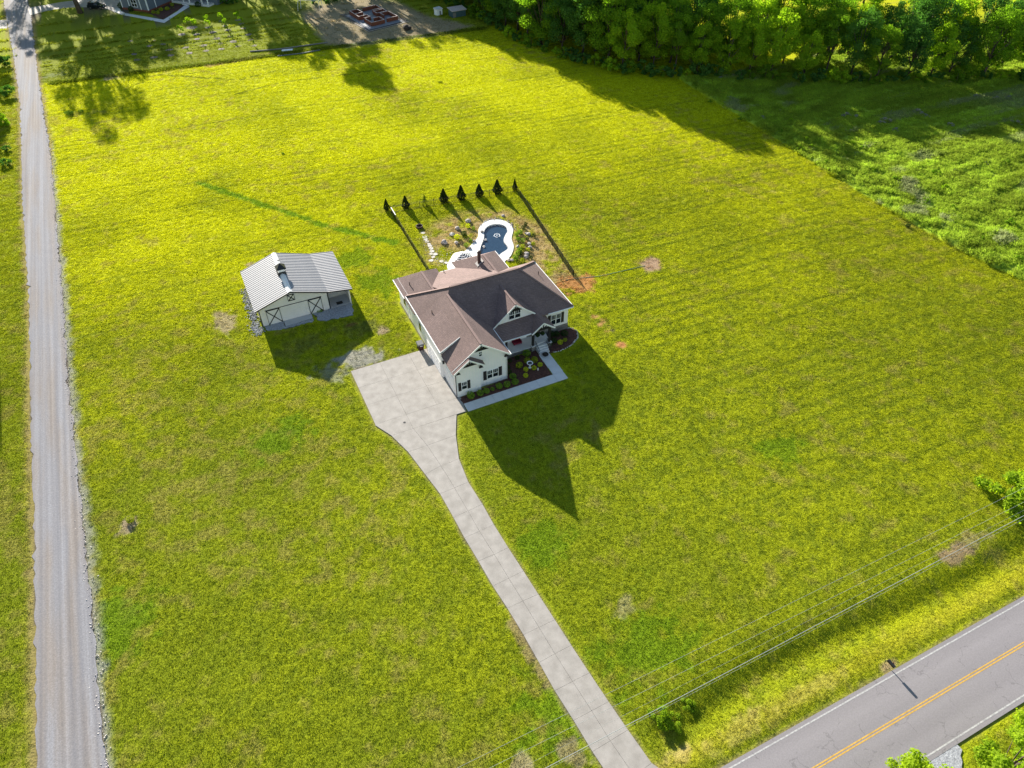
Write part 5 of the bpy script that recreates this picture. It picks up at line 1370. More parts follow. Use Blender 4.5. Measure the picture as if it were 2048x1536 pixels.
# garden plants by the pool
for i, (a_, b_, r, k) in enumerate(((1820, 240, .32, 'shrub_dark'), (1790, 292, .36, 'shrub_dark'), (1740, 370, .42, 'shrub_green'), (1680, 400, .38, 'shrub_green'), (1780, 500, .40, 'shrub_green'), (1700, 470, .34, 'shrub_green'), (1850, 470, .30, 'shrub_dark'), (1950, 410, .32, 'shrub_dark'), (1940, 548, .36, 'shrub_olive'), (1780, 590, .38, 'shrub_olive'), (1730, 640, .40, 'shrub_green'), (1860, 640, .36, 'shrub_olive'), (1700, 705, .46, 'shrub_green'), (1740, 690, .36, 'shrub_dark'), (1770, 810, .40, 'shrub_olive'), (1670, 780, .44, 'shrub_green'), (1910, 762, .28, 'shrub_dark'), (1640, 740, .30, 'shrub_green'))):
    shrub(zq((a_, b_))[0], r, k, {'shrub_dark': 'dark low plant in the rocky garden beside the pool', 'shrub_green': 'leafy green plant in the rocky garden beside the pool', 'shrub_olive': 'yellowish low plant in the rocky garden beside the pool'}[k], {'shrub_dark': 'dark pool garden plants', 'shrub_green': 'green pool garden plants', 'shrub_olive': 'yellowish pool garden plants'}[k], 'garden_plant', 0)
for i, (a_, b_, r, k, lab) in enumerate(((850, 400, .50, 'shrub_dark', 'round blue-dark shrub beside the curved pool deck'), (740, 450, .48, 'shrub_yellow', 'bright yellowish shrub between the backyard boulders'), (910, 270, .40, 'shrub_yellow', 'bright yellowish shrub behind the topmost boulder'), (1000, 300, .3, 'shrub_green', 'small green plant against the round end of the pool deck'), (880, 570, .36, 'shrub_green', 'leafy green plant at the narrow bend of the pool deck'), (960, 490, .30, 'shrub_green', 'leafy green plant at the edge of the pool deck near the stools'))):
    shrub(zq((a_, b_))[0], r, k, lab, None, 'garden_plant', 0)
# loose clumps out on the grass
for (a_, b_, r, k, lab, sq) in ((140, 228, .9, 'shrub_green', 'low weed clump on the mown field near the gravel lane', .5), (162, 224, .6, 'shrub_green', 'smaller low weed clump beside the weed clump near the lane', .5), (1815, 454, .42, 'shrub_dark', 'lone dark tuft of weeds on the mown field near the meadow edge', .9), (262, 1042, .45, 'shrub_olive', 'small weed clump growing on the bare spot by the lane', .7), (640, 622, .45, 'shrub_green', 'weeds sprouting at the foot of the barn sliding door', .5), (566, 308, .3, 'shrub_green', 'tiny weed tuft out on the open mown field', .6), (880, 165, .6, 'shrub_olive', 'low dark tuft on the mown field near the woods shadow', .35)):
    p = G(a_, b_); shrub(p, r, k, lab, None, 'weed_clump', 0, sq)

# ================================================================ TREES
def crown_mesh(h, cb, r, nclump, nleaf, leafm, seed, size=.42, rmin=.16, rmax=.36):
    """leaf clumps through a lumpy crown; returns mesh and the clump centres"""
    rr = np.random.default_rng(seed); C, RR = [], []
    cz, hz = (h + cb) / 2, (h - cb) / 2
    for i in range(nclump):
        d = sphere_pts(1, rr)[0]; k = rr.uniform(.45, 1.0) ** .6
        wz = 1 - .25 * max(0, d[2]); c = np.array([d[0] * r * k * wz, d[1] * r * k * wz, cz + d[2] * hz * k * .92])
        C.append(c); RR.append(r * rr.uniform(rmin, rmax))
    V, F, off = [], [], 0
    for c, q in zip(C, RR):
        n = int(nleaf / nclump * (q / (r * .3)) ** 1.6); p = sphere_pts(n, rr)
        pts = c + p * q * (rr.uniform(.45, 1.05, (n, 1)) + .22 * np.maximum(0, rr.normal(0, .6, (n, 1)))) * np.array([1, 1, .8])
        pts[:, 2] = np.maximum(pts[:, 2], .15)
        v, f = leaves(pts, p + np.array([0, 0, .35]), size, rr, .72, .6); V.append(v); F.append(f + off); off += len(v)
    return npmesh('crown', np.concatenate(V), np.concatenate(F), LEAF[leafm]), C
def tree_proto(h, cb, r, tr, nclump, nleaf, leafm, seed, size=.42, nlimb=12, **kw):
    rr = np.random.default_rng(seed + 500)
    o = bpy.data.objects.new('tree', None); me, C = crown_mesh(h, cb, r, nclump, nleaf, leafm, seed, size, **kw)
    c = bpy.data.objects.new('crown', me); c.parent = o
    mb = MB(); top = h * .78; path = [(rr.normal(0, .12) * (k > 0), rr.normal(0, .12) * (k > 0), -.2 + top * k / 6) for k in range(7)]
    mb.tube(path, [tr * (1.25 if k == 0 else 1 - .13 * k) for k in range(7)], 9)
    for q in C[:nlimb]:
        k = min(5, max(1, int(q[2] * .55 / top * 6))); a_ = Vector(path[k]); b_ = Vector(q); m_ = a_.lerp(b_, .5) + Vector((0, 0, -.25))
        mb.tube([a_, m_, b_], [tr * .42, tr * .28, tr * .10], 6)
    t = bpy.data.objects.new('trunk', mb.mesh('trunk', 'bark', smooth=True)); t.parent = o
    return o
WOOD = [tree_proto(14, 2.0, 4.4, .26, 44, 12500, 'wood_dark', 201, .34), tree_proto(15, 1.5, 4.8, .28, 48, 13500, 'wood_mid', 202, .34), tree_proto(13, 1.2, 4.2, .24, 44, 12500, 'wood_light', 203, .34), tree_proto(16, 3.0, 4.0, .26, 38, 11000, 'wood_mid', 204, .34), tree_proto(12, .8, 4.0, .22, 40, 11000, 'wood_light', 205, .34)]
KLAB = {0: ('dark green broadleaf tree in the woods edge', 'dark woodland trees'), 1: ('mid green broad-crowned tree in the woods edge', 'mid green woodland trees'), 2: ('bright yellow-green bushy tree in the woods edge', 'bright bushy woodland trees'), 3: ('tall slender mid green tree in the woods edge', 'slender woodland trees'), 4: ('low bright green tree leafy to the ground in the woods edge', 'low bright woodland trees')}
EDGE = np.array([(65, 238), (71, 229), (77.5, 219), (82.0, 207), (82.0, 194), (84.8, 176), (89.0, 161.5), (96.3, 146), (105.5, 138.5), (119.5, 130.5), (138, 118.5), (159.5, 109.5), (180, 101.5), (215, 90)])
seg = np.hypot(*np.diff(EDGE, axis=0).T); ss = np.concatenate([[0], np.cumsum(seg)])
def edge_at(s, off):
    i = min(len(seg) - 1, max(0, int(np.searchsorted(ss, s) - 1))); t_ = (s - ss[i]) / seg[i]; d = (EDGE[i + 1] - EDGE[i]) / seg[i]
    nrm = np.array([-d[1], d[0]]); nrm = nrm if nrm @ np.array([.5, .86]) > 0 else -nrm
    return EDGE[i] + d * seg[i] * t_ + nrm * off
rr = np.random.default_rng(17); first = {}
def put_tree(p, k, s, sz=1.0, rot=None):
    o = dup(WOOD[k], (p[0], p[1], 0), rr.uniform(0, 6.28) if rot is None else rot, (s, s, s * sz)); o.name = 'woodland_tree'
    tag(o, KLAB[k][0], 'tree', KLAB[k][1]); return o
for row_, (off, step, s0, s1) in enumerate(((4.2, 6.2, .72, 1.0), (10.5, 6.6, .9, 1.15), (18, 7.5, .95, 1.2), (27, 9, .95, 1.2), (38, 11, 1.0, 1.2))):
    s = rr.uniform(0, 3)
    while s < ss[-1]:
        p = edge_at(s, off + rr.normal(0, 1.2))
        far = (s - 35) / (ss[-1] - 35)
        if far > .33 and (off > 20 or (off > 14 and rr.random() < .35)): s += step; continue
        w_ = np.array([.5, .3, .05, .12, .03]) if far < .30 else np.array([.12, .27, .29, .14, .18])
        put_tree(p, rr.choice(5, p=w_), rr.uniform(s0, s1) * (1.55 if far < 0 else 1.30 if far < .33 else 1.08), rr.uniform(.92, 1.12))
        s += step * rr.uniform(.75, 1.25)
# understorey along the foot of the woods
US = []
for j, k in enumerate(('wood_dark', 'wood_mid', 'wood_light')):
    o = bpy.data.objects.new('understorey', None); c = bpy.data.objects.new('foliage', crown_mesh(2.6, -.2, 1.5, 12, 1500, k, 300 + j, .32)[0]); c.parent = o
    t = bpy.data.objects.new('stem', MB().tube([(0, 0, -.1), (.1, .05, .9), (.0, .2, 1.9)], [.07, .05, .02], 6).mesh('stem', 'bark')); t.parent = o; US.append(o)
for s in np.arange(0, ss[-1], 2.5):
    p = edge_at(s + rr.uniform(-.8, .8), rr.uniform(-.3, 2.2)); j = rr.choice(3, p=[.5, .35, .15]); k = rr.uniform(.6, 1.25)
    o = dup(US[j], (p[0], p[1], 0), rr.uniform(0, 6.28), (k * 1.1, k * 1.1, k)); o.name = 'understorey_shrub'
    tag(o, ['dark green bush at the foot of the woods', 'mid green bush at the foot of the woods', 'pale green bush at the foot of the woods'][j], 'bush', ['dark bushes under the woods', 'mid green bushes under the woods', 'pale bushes under the woods'][j])
# meadow: weeds, saplings and grey brush standing in the tall grass
BR_ = bpy.data.objects.new('dry_brush', None); c = bpy.data.objects.new('twigs', crown_mesh(1.1, -.2, 1.2, 9, 700, 'brush', 331, .22)[0]); c.parent = BR_
t = bpy.data.objects.new('stem', MB().tube([(0, 0, -.1), (.05, .02, .7)], [.04, .02], 5).mesh('stem', 'bark')); t.parent = BR_
def meadow(pts, proto, s0, s1, name, label, cat, group):
    for a_, b_ in pts:
        p = G(a_, b_); k = rr.uniform(s0, s1); o = dup(proto, (p[0], p[1], .1), rr.uniform(0, 6.28), (k * 1.2, k * 1.2, k * .8)); o.name = name; tag(o, label, cat, group)
meadow([(1525, 237), (1560, 225), (1690, 235), (1760, 250), (1790, 262), (1850, 235), (1900, 252), (1950, 195), (1990, 200), (2030, 250), (1440, 160), (1330, 140), (1970, 330), (1910, 345), (1770, 245), (1710, 238), (2015, 198), (1835, 228)], BR_, .5, .95, 'dry_brush', 'pale grey dry brush in the meadow grass', 'brush', 'dry brush in the meadow')
meadow([(1600, 300), (1650, 330), (1725, 300), (1790, 365), (1870, 350), (1905, 420), (1965, 395), (2020, 450), (1480, 240), (1560, 265), (1850, 405), (1960, 480), (2035, 520), (1420, 205), (2010, 330), (1690, 310)], US[1], .28, .55, 'meadow_weed', 'leafy green weed clump standing in the meadow grass', 'weed clump', 'weed clumps in the meadow')
meadow([(1620, 297), (1750, 296), (1745, 345), (1700, 290), (1610, 283), (1890, 380), (1580, 245)], US[2], .3, .5, 'meadow_weed', 'bright yellow-green weed clump standing in the meadow grass', 'weed clump', 'bright weed clumps in the meadow')
# tall trees behind the neighbour's house: their shade falls across the yards
TALL = [tree_proto(28, 8.5, 9.6, .6, 44, 15000, 'wood_mid', 401, .55, nlimb=44, rmin=.09, rmax=.24), tree_proto(25, 8.5, 7.4, .45, 38, 16000, 'wood_dark', 402, .58, nlimb=24, rmin=.13, rmax=.30)]
p0 = G(161, 26)
for (u, v, k, s, lab) in ((p0[0], p0[1], 0, 1.08, 'huge tree whose bare trunk stands beside the dark car'), (-4, 266, 1, .92, 'tall tree behind the roof of the blue-grey house'), (39.0, 247, 1, 1.18, 'tall tree behind the play frame'), (27.5, 262, 1, 1.0, 'tall tree behind the porch of the blue-grey house'), (34, 274, 0, 1.0, 'tall tree beyond the orchard'), (50, 262, 1, 1.0, 'tall tree behind the brick foundation'), (62, 250, 0, .85, 'tall tree between the foundation and the white hive box'), (74, 240, 1, .85, 'tall tree behind the small flat-roofed shed'),
        (-45, 262, 1, .75, 'tree on the far side of the lane by the side drive'), (-39, 236, 1, .68, 'smaller tree on the far side of the lane'), (-38.6, 208, 1, .62, 'smallest tree on the far side of the lane'), (-38, 184, 1, .58, 'low tree on the far side of the lane behind the pale bush'), (-30, 306, 0, .95, 'tall tree at the far end of the lane'), (-20, 296, 1, .9, 'tall tree beyond the concrete drive'), (-12, 303, 1, 1.0, 'tall tree beyond the neighbour drive on the lane side'), (-1, 299, 1, 1.0, 'tall tree beyond the neighbour garage'), (9, 302, 0, 1.0, 'tallest tree beyond the blue-grey house'), (-2, 284, 0, 1.0, 'tall tree far behind the blue-grey house'), (-14, 276, 1, 1.0, 'tall tree behind the parked cars'), (-26, 268, 1, .8, 'tree between the concrete drive and the lane end')):
    o = dup(TALL[k], (u, v, 0), rr.uniform(0, 6.28), s); o.name = 'tall_tree'; tag(o, lab, 'tree')
# bushes: lane side, roadside, verge
BIGB = []
for j, k in enumerate(('corn', 'wood_light', 'wood_dark')):
    o = bpy.data.objects.new('bush', None); c = bpy.data.objects.new('foliage', crown_mesh(2.4, -.2, 1.9, 16, 3600, k, 350 + j, .24)[0]); c.parent = o
    t = bpy.data.objects.new('stem', MB().tube([(0, 0, -.1), (.1, .05, .8), (.0, .2, 1.7)], [.06, .04, .02], 6).mesh('stem', 'bark')); t.parent = o; BIGB.append(o)
def bush(u, v, j, s, lab, sq=1.0, z=0.0):
    o = dup(BIGB[j], (u, v, z), rr.uniform(0, 6.28), (s, s, s * sq)); o.name = 'bush'; tag(o, lab, 'bush'); return o
p = G(2015, 1003); bush(p[0] - .3, p[1] + .5, 0, 1.8, 'big leafy green bush on the verge under the power lines', .7); bush(p[0] + 2.9, p[1] - .4, 0, 1.25, 'big leafy bush behind the verge bush toward the road bend'); bush(p[0] + 1.4, p[1] - 2.2, 2, .8, 'darker bush on the road side of the verge bush')
p = G(1345, 1440); bush(p[0], p[1], 0, .55, 'leafy scrubby bush in the ditch beside the driveway', .55, -.35); bush(p[0] + 1.8, p[1] + .6, 0, .42, 'small leafy scrub in the ditch beside the larger bush', .55, -.35); bush(p[0] - 1.0, p[1] + .8, 0, .55, 'small green scrub between the ditch bush and the driveway', .8, -.2)
p = G(8, 250); bush(p[0] - .4, p[1], 1, 1.0, 'pale green bush beside the gravel lane in the open'); p = G(12, 330); bush(p[0], p[1], 2, .6, 'low dark scrub beside the lane past the pale bush', .8); p = G(16, 190); bush(p[0], p[1], 2, .9, 'dark bush beside the lane under the far trees'); p = G(12, 130); bush(p[0], p[1], 2, .9, 'dark bush beside the lane near the side drive')
p = G(20, 300); bush(p[0] - .6, p[1], 2, .5, 'tiny dark scrub beside the lane between two bushes', .8)
NT = tree_proto(8.6, 2.2, 2.6, .16, 30, 9000, 'corn', 421, .26)
for u, v, s, lab in ((35.8, 3.3, .92, 'leafy tree beyond the road on the driveway side of the gravel track'), (43.8, 1.5, .95, 'leafy tree beyond the road in the grass past the gravel track'), (46.9, 1.4, .9, 'leafy tree beyond the road farthest past the gravel track')):
    o = dup(NT, (u, v, 0), u, s); o.name = 'roadside_tree'; tag(o, lab, 'tree')

# ================================================================ ORCHARD SAPLINGS
def sapling_proto(kind, seed):
    r_ = np.random.default_rng(seed); o = bpy.data.objects.new('sapling', None)
    mb = MB(); k = 14; vs = [(0, 0, .10)] + [(r_.uniform(.75, 1.0) * math.cos(6.283 * j / k), r_.uniform(.75, 1.0) * math.sin(6.283 * j / k), .0) for j in range(k)]
    mb.add(vs, [(0, 1 + j, 1 + (j + 1) % k) for j in range(k)])
    c = bpy.data.objects.new('mulch_ring', mb.mesh('mulch_ring', mat('grey_mulch', (.20, .165, .15), .95, .3, 4))); c.parent = o
    t = bpy.data.objects.new('trunk', MB().tube([(0, 0, -.05), (.03, .0, .7), (.0, .05, 1.5)], [.035, .03, .012], 6).mesh('trunk', 'bark')); t.parent = o
    if kind: 
        h = (1.4, 2.4)[kind - 1]; f = bpy.data.objects.new('crown', crown_mesh(h, .5, (.4, .95)[kind - 1], 8, (160, 700)[kind - 1], 'sap' if kind == 1 else 'wood_light', seed, .2)[0]); f.parent = o
    return o
SAP = [sapling_proto(0, 1), sapling_proto(1, 2), sapling_proto(2, 3)]
zt = lambda a_, b_: G(360 + a_ / 6.4, b_ / 6.4); z9 = lambda a_, b_: G(a_ / 3.657, b_ / 3.657)
sl_ = ('bare sapling stake in a mulch ring of the young orchard', 'small leafy sapling in a mulch ring of the young orchard', 'bushy young fruit tree in the young orchard'); sg_ = ('bare saplings in the orchard', 'leafy saplings in the orchard', 'bushy young fruit trees')
for (a_, b_, k) in ((345, 285, 2), (360, 350, 2), (530, 268, 2), (580, 330, 2), (740, 255, 2), (785, 305, 2), (20, 440, 2), (420, 415, 1), (470, 490, 1), (610, 385, 1), (810, 365, 1), (880, 440, 1), (690, 530, 1), (900, 510, 0), (640, 462, 0), (740, 595, 0), (945, 585, 1), (300, 585, 0), (530, 630, 0), (220, 500, 0), (70, 610, 0), (120, 680, 1), (330, 650, 1), (210, 440, 0), (520, 555, 0)):
    o = dup(SAP[k], zt(a_, b_), rr.uniform(0, 6.28), rr.uniform(.85, 1.15)); o.name = 'orchard_sapling'; tag(o, sl_[k], 'sapling', sg_[k])
for (a_, b_, k) in ((950, 300, 0), (980, 395, 0), (1000, 437, 0), (1125, 420, 1), (1240, 365, 1), (1250, 405, 0), (1095, 335, 1), (1190, 325, 0), (1130, 298, 0)):
    o = dup(SAP[k], z9(a_, b_), rr.uniform(0, 6.28), rr.uniform(.85, 1.15)); o.name = 'orchard_sapling'; tag(o, sl_[k], 'sapling', sg_[k])
p = zt(150, 350); o = dup(SAP[2], (p[0], p[1], 0), .4, (1.9, 1.9, 1.2)); o.name = 'orchard_sapling'; tag(o, 'widest bright yellow-green young fruit tree in the sunlit orchard corner', 'sapling')

# ================================================================ NEIGHBOUR'S HOUSE (turned 45 degrees)
N0 = Vector((1.58, 240.95, 0))
nh = thing('neighbour_house', 'blue-grey house with white trim and columned porch beyond the field', 'house', N0, R(-45))
def lp(mb, name, m, parent=None, **k): return mb.build(name, m, parent or nh, local=True, **k)
lp(MB().box(-9, 0, 0, 14, -.1, 5.2), 'garage_wing', 'blue'); lp(MB().box(0, 14, 12.2, 22, -.1, 5.2), 'main_wall', 'blue')
lp(MB().box(-9.05, .05, -.05, 14.05, -.1, .55), 'brick_base', 'brick')
for a_ in (-8.95, -6.3, -2.4, -.05): lp(MB().box(a_ - .12, a_ + .12, -.05, 0, .5, 5.2), 'corner_board', 'trim')
for a_ in (.05, 3.2): lp(MB().box(0, .05, a_ - .12 + .1, a_ + .22, .5, 5.2), 'corner_board', 'trim')
def nwin(x0, x1, z0, z1_, y):
    f = MB(); f.box(x0, x1, y - .06, y, z0, z0 + .12); f.box(x0, x1, y - .06, y, z1_ - .12, z1_); f.box(x0, x0 + .12, y - .06, y, z0 + .12, z1_ - .12); f.box(x1 - .12, x1, y - .06, y, z0 + .12, z1_ - .12); f.box((x0 + x1) / 2 - .05, (x0 + x1) / 2 + .05, y - .06, y, z0 + .12, z1_ - .12); f.box(x0 + .12, x1 - .12, y - .055, y, (z0 + z1_) / 2 - .05, (z0 + z1_) / 2 + .05)
    o = lp(f, 'window', 'trim'); lp(MB().box(x0 + .1, x1 - .1, y - .03, y - .005, z0 + .1, z1_ - .1), 'pane', 'glass', o)
nwin(-5.4, -3.4, 1.0, 3.0, 0); nwin(6.9, 8.6, 1.5, 3.2, 12.2); nwin(1.6, 3.2, 1.5, 3.2, 12.2); nwin(10.6, 12.2, 1.5, 3.2, 12.2)
dn_ = lp(MB().box(4.6, 5.7, 12.12, 12.2, .6, 2.8), 'front_door', 'tealw')
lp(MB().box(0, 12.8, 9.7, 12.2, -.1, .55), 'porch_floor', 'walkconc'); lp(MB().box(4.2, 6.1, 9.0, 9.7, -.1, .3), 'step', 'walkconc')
for a_ in (.25, 4.1, 6.2, 10.5, 12.55): lp(MB().box(a_ - .14, a_ + .14, 9.85, 10.13, .55, 3.2), 'porch_column', 'trim')
lp(MB().shell([[(-.2, 9.3, 3.3), (13.2, 9.3, 3.3), (13.2, 12.3, 4.4), (-.2, 12.3, 4.4)]], .15), 'porch_roof', 'shingle')
lp(MB().shell([[(-9.5, -.5, 5.0), (-4.5, -.5, 8.4), (-4.5, 18, 8.4), (-9.5, 18, 5.0)], [(-4.5, -.5, 8.4), (.5, -.5, 5.0), (.5, 18, 5.0), (-4.5, 18, 8.4)]], .2), 'roof', 'shingle')
lp(MB().shell([[(-1, 11.7, 5.0), (14.5, 11.7, 5.0), (14.5, 17, 8.6), (-1, 17, 8.6)], [(-1, 17, 8.6), (14.5, 17, 8.6), (14.5, 22.5, 5.0), (-1, 22.5, 5.0)]], .2), 'roof', 'shingle')
lp(MB().wall([(-9, -.02, 5.2), (0, -.02, 5.2), (-4.5, -.02, 8.2)], (0, .2, 0)), 'gable_wall', 'blue')
for i, (a_, b_, r, k) in enumerate(((1010, 185, .55, 'shrub_olive'), (1070, 190, .6, 'shrub_olive'), (1110, 150, .6, 'shrub_olive'), (1195, 140, .65, 'shrub_olive'), (1265, 85, .6, 'shrub_olive'), (700, 150, .8, 'shrub_dark'), (570, 110, .9, 'shrub_dark'), (1620, 90, .9, 'shrub_dark'))):
    shrub(zc((a_, b_))[0], r, k, 'dull yellow shrub in the neighbour\'s dark planting bed' if k == 'shrub_olive' else ['', 'dark shrub in front of the neighbour\'s window', 'dark upright shrub at the bend of the neighbour\'s walk', 'dark shrub by the neighbour\'s porch column'][i - 4], 'neighbour bed shrubs' if k == 'shrub_olive' else None, 'garden_shrub', 0)
for i, (a_, b_) in enumerate(((1950, 40), (2010, 60), (2100, 50))):
    p = zc((a_, b_))[0]; o = dup(US[0], (p[0], p[1], 0), i, .9); o.name = 'porch_bush'; tag(o, 'dark bush beyond the end of the neighbour\'s porch', 'bush', 'bushes beyond the neighbour porch')
bed('mulch_bed', zc((640, 165), (945, 185), (1130, 262), (1330, 150), (1420, 75), (1260, 40), (1100, 80), (950, 180)), 21)

# ---------------------------------------------------------------- dark car on the neighbour's drive
def car(loc, rz, name, label, glassm='glass'):
    c = thing(name, label, 'car', loc, rz)
    L_, W2 = 4.7, .92
    prof = [(-2.35, .45), (-2.38, .8), (-2.3, 1.05), (-1.9, 1.12), (.95, 1.08), (1.75, .98), (2.25, .86), (2.36, .62), (2.3, .38), (-2.25, .35)]
    mb = MB(); mb.wall([(x_, -W2, z_) for x_, z_ in prof], (0, 2 * W2, 0)); lp2 = lambda m_, n_, t_, par=c, **k: m_.build(n_, t_, par, local=True, **k)
    lp2(mb, 'body', 'carpaint', bevel=.05)
    lo, hi = [(-2.2, -.86), (1.0, -.86), (1.0, .86), (-2.2, .86)], [(-1.95, -.68), (.25, -.68), (.25, .68), (-1.95, .68)]
    lp2(MB().add([(a_, b_, 1.05) for a_, b_ in lo] + [(a_, b_, 1.64) for a_, b_ in hi], [(0, 1, 5, 4), (1, 2, 6, 5), (2, 3, 7, 6), (3, 0, 4, 7), (0, 3, 2, 1), (4, 5, 6, 7)]), 'window_band', glassm)
    rf = lp2(MB().box(-1.98, .22, -.70, .70, 1.62, 1.70), 'roof', 'carpaint', bevel=.03)
    lp2(MB().box(-1.2, -.2, -.45, .45, 1.70, 1.715), 'sunroof', mat('pale_sunroof', (.55, .58, .60), .15, .03, 1), rf)
    for a_, b_ in ((-2.05, .0), (-1.0, -.98), (-.1, -.05)):
        for s in (-1, 1): lp2(MB().beam((a_, s * .85, 1.06), (b_ if b_ else -1.96, s * .69, 1.63), .05, .08), 'pillar', 'carpaint')
    for a_ in (-1.45, 1.45):
        for s in (-1, 1):
            w_ = lp2(MB().tube([(a_, s * .72, .36), (a_, s * .95, .36)], .36, 16), 'wheel', 'tyre'); lp2(MB().tube([(a_, s * .94, .36), (a_, s * .965, .36)], .22, 12), 'rim', 'rim', w_)
    for s in (-1, 1):
        lp2(MB().box(2.18, 2.36, s * .62 - .2, s * .62 + .2, .66, .82), 'headlight', 'lamp'); lp2(MB().box(-2.40, -2.32, s * .68 - .12, s * .68 + .12, .75, 1.0), 'tail_light', 'red'); lp2(MB().box(.75, .95, s * 1.0 - .08, s * 1.0 + .08, 1.08, 1.22), 'mirror', 'carpaint')
    lp2(MB().box(-2.42, -2.3, -.8, .8, .4, .6), 'bumper', 'metal_dark'); lp2(MB().box(2.28, 2.40, -.8, .8, .36, .56), 'bumper', 'metal_dark')
    return c
p = G(197, 19); car((p[0] - .2, p[1] + 1.2, .0), R(-27), 'parked_car', 'black car with pale sunroof parked on the neighbour\'s drive')
p = G(240, -3); car((p[0] + 1.0, p[1] + 2.5, .0), R(-40), 'parked_car', 'dark car parked close to the neighbour\'s garage wing')

# ---------------------------------------------------------------- building site: brick foundation
zf = lambda *P: [p[:2] for p in GZ(680, 0, 2048 / 280, P)]
site = thing('brick_foundation', 'unfinished house foundation of low red brick walls on a grey slab', 'foundation', (57, 208, 0))
Fq = [np.array(q) for q in ((49.9, 215.6), (52.6, 199.4), (64.5, 202.4), (61.6, 218.6))]
def fq(a_, b_): return tuple((Fq[1] * (1 - a_) + Fq[2] * a_) * (1 - b_) + (Fq[0] * (1 - a_) + Fq[3] * a_) * b_)
MB().prism([fq(-.03, -.03), fq(1.03, -.03), fq(1.03, 1.03), fq(-.03, 1.03)], -.1, .06).build('black_sheeting', 'tarp', site)
MB().prism([fq(.04, .05), fq(.92, .05), fq(.92, .93), fq(.04, .93)], .0, .10).build('slab', 'slabwet', site)
def bwall(pts):
    for (a_, b_) in zip(pts[:-1], pts[1:]):
        A_, B_ = fq(*a_), fq(*b_); o = MB().beam((*A_, .55), (*B_, .55), .30, 1.0).build('brick_wall', 'brick', site); MB().beam((*A_, 1.065), (*B_, 1.065), .24, .05).build('wall_top', 'block', o)
bwall([(.16, .92), (.15, .55)]); bwall([(.15, .92), (.36, .92), (.36, .72), (.15, .72)]); bwall([(.15, .56), (.36, .56), (.36, .44), (.2, .44)]); bwall([(.2, .40), (.2, .16), (.52, .16), (.52, .34), (.38, .34)]); bwall([(.60, .18), (.88, .18), (.88, .50), (.66, .50), (.66, .36)]); bwall([(.60, .52), (.86, .52), (.86, .66), (.6, .66), (.6, .52)]); bwall([(.5, .92), (.86, .92), (.86, .72), (.62, .72)])
for (a_, b_), (c_, d_) in (((-.02, -.02), (1.02, -.02)), ((-.02, .3), (-.02, -.02)), ((.2, 1.02), (.9, 1.02))): MB().beam((*fq(a_, b_), .09), (*fq(c_, d_), .09), .2, .06).build('form_board', 'clay', site)
p = zf((980, 430))[0]; o = link(bpy.data.objects.new('dirt_mound', rockmesh('dirt_mound', 1.25, mt='soil', seed=77, squash=.7))); o.location = (p[0], p[1], .25); tag(o, 'dark mound of soil beside the brick foundation', 'mound')
# hive box, shed, play frame
p = zf((1440, 215))[0]
hv = thing('hive_box', 'white boxy hut with a pale lid at the woods corner', 'hut', (p[0], p[1], 0), R(18))
MB().box(-.9, .9, -.7, .7, -.05, 1.5).build('body', 'trim', hv, local=True); MB().add([(-1.05, -.85, 1.5), (1.05, -.85, 1.5), (1.05, .85, 1.5), (-1.05, .85, 1.5), (-1.0, -.8, 1.68), (1.0, -.8, 1.68), (1.0, .8, 1.85), (-1.0, .8, 1.85)], [(0, 3, 2, 1), (4, 5, 6, 7), (0, 1, 5, 4), (1, 2, 6, 5), (2, 3, 7, 6), (3, 0, 4, 7)]).build('lid', 'lamp', hv, local=True)
MB().box(-.1, .4, -.73, -.7, .0, 1.1).build('door', 'greydeck', hv, local=True)
p = zf((1690, 255))[0]
shd = thing('flat_roofed_shed', 'small dark shed with pale flat roof against the woods corner', 'shed', (p[0] + 1.0, p[1] + 1.2, 0), R(4))
MB().box(-2.0, 2.0, -1.3, 1.3, -.05, 1.7).build('wall', 'tealw', shd, local=True); MB().shell([[(-2.3, -1.6, 1.75), (2.3, -1.6, 1.75), (2.3, 1.6, 2.05), (-2.3, 1.6, 2.05)]], .1).build('roof', 'block', shd, local=True)
MB().box(-1.9, -1.0, -1.34, -1.3, .0, 1.3).build('door', 'greydeck', shd, local=True)
p = G(640, 22)
pf_ = thing('play_frame', 'pale metal frame standing by dark hedges near the building site', 'play frame', (p[0], p[1], 0), R(20))
fr = MB()
for q in ((0, 0), (1.4, .6), (-4.5, 4.2), (-3.1, 4.8)): fr.tube([(q[0], q[1], -.1), (q[0] * .9, q[1], 2.5)], .07, 6)
fr.build('post', 'lamp', pf_, local=True); MB().tube([(0, 0, 2.45), (1.26, .6, 2.45)], .07, 6).build('crossbar', 'lamp', pf_, local=True); MB().tube([(.6, .3, 2.45), (-3.4, 4.5, 2.45)], .07, 6).build('beam', 'lamp', pf_, local=True); MB().tube([(-4.05, 4.2, 2.45), (-2.79, 4.8, 2.45)], .07, 6).build('crossbar', 'lamp', pf_, local=True)
for i, (a_, b_) in enumerate(((655, 8), (670, 3), (690, -2), (628, 6), (648, -4))):
    p = G(a_, b_); o = dup(US[0], (p[0], p[1], 0), i * 1.1, .85); o.name = 'hedge_bush'; tag(o, 'dark hedge bush behind the pale play frame', 'bush', 'hedge behind the play frame')

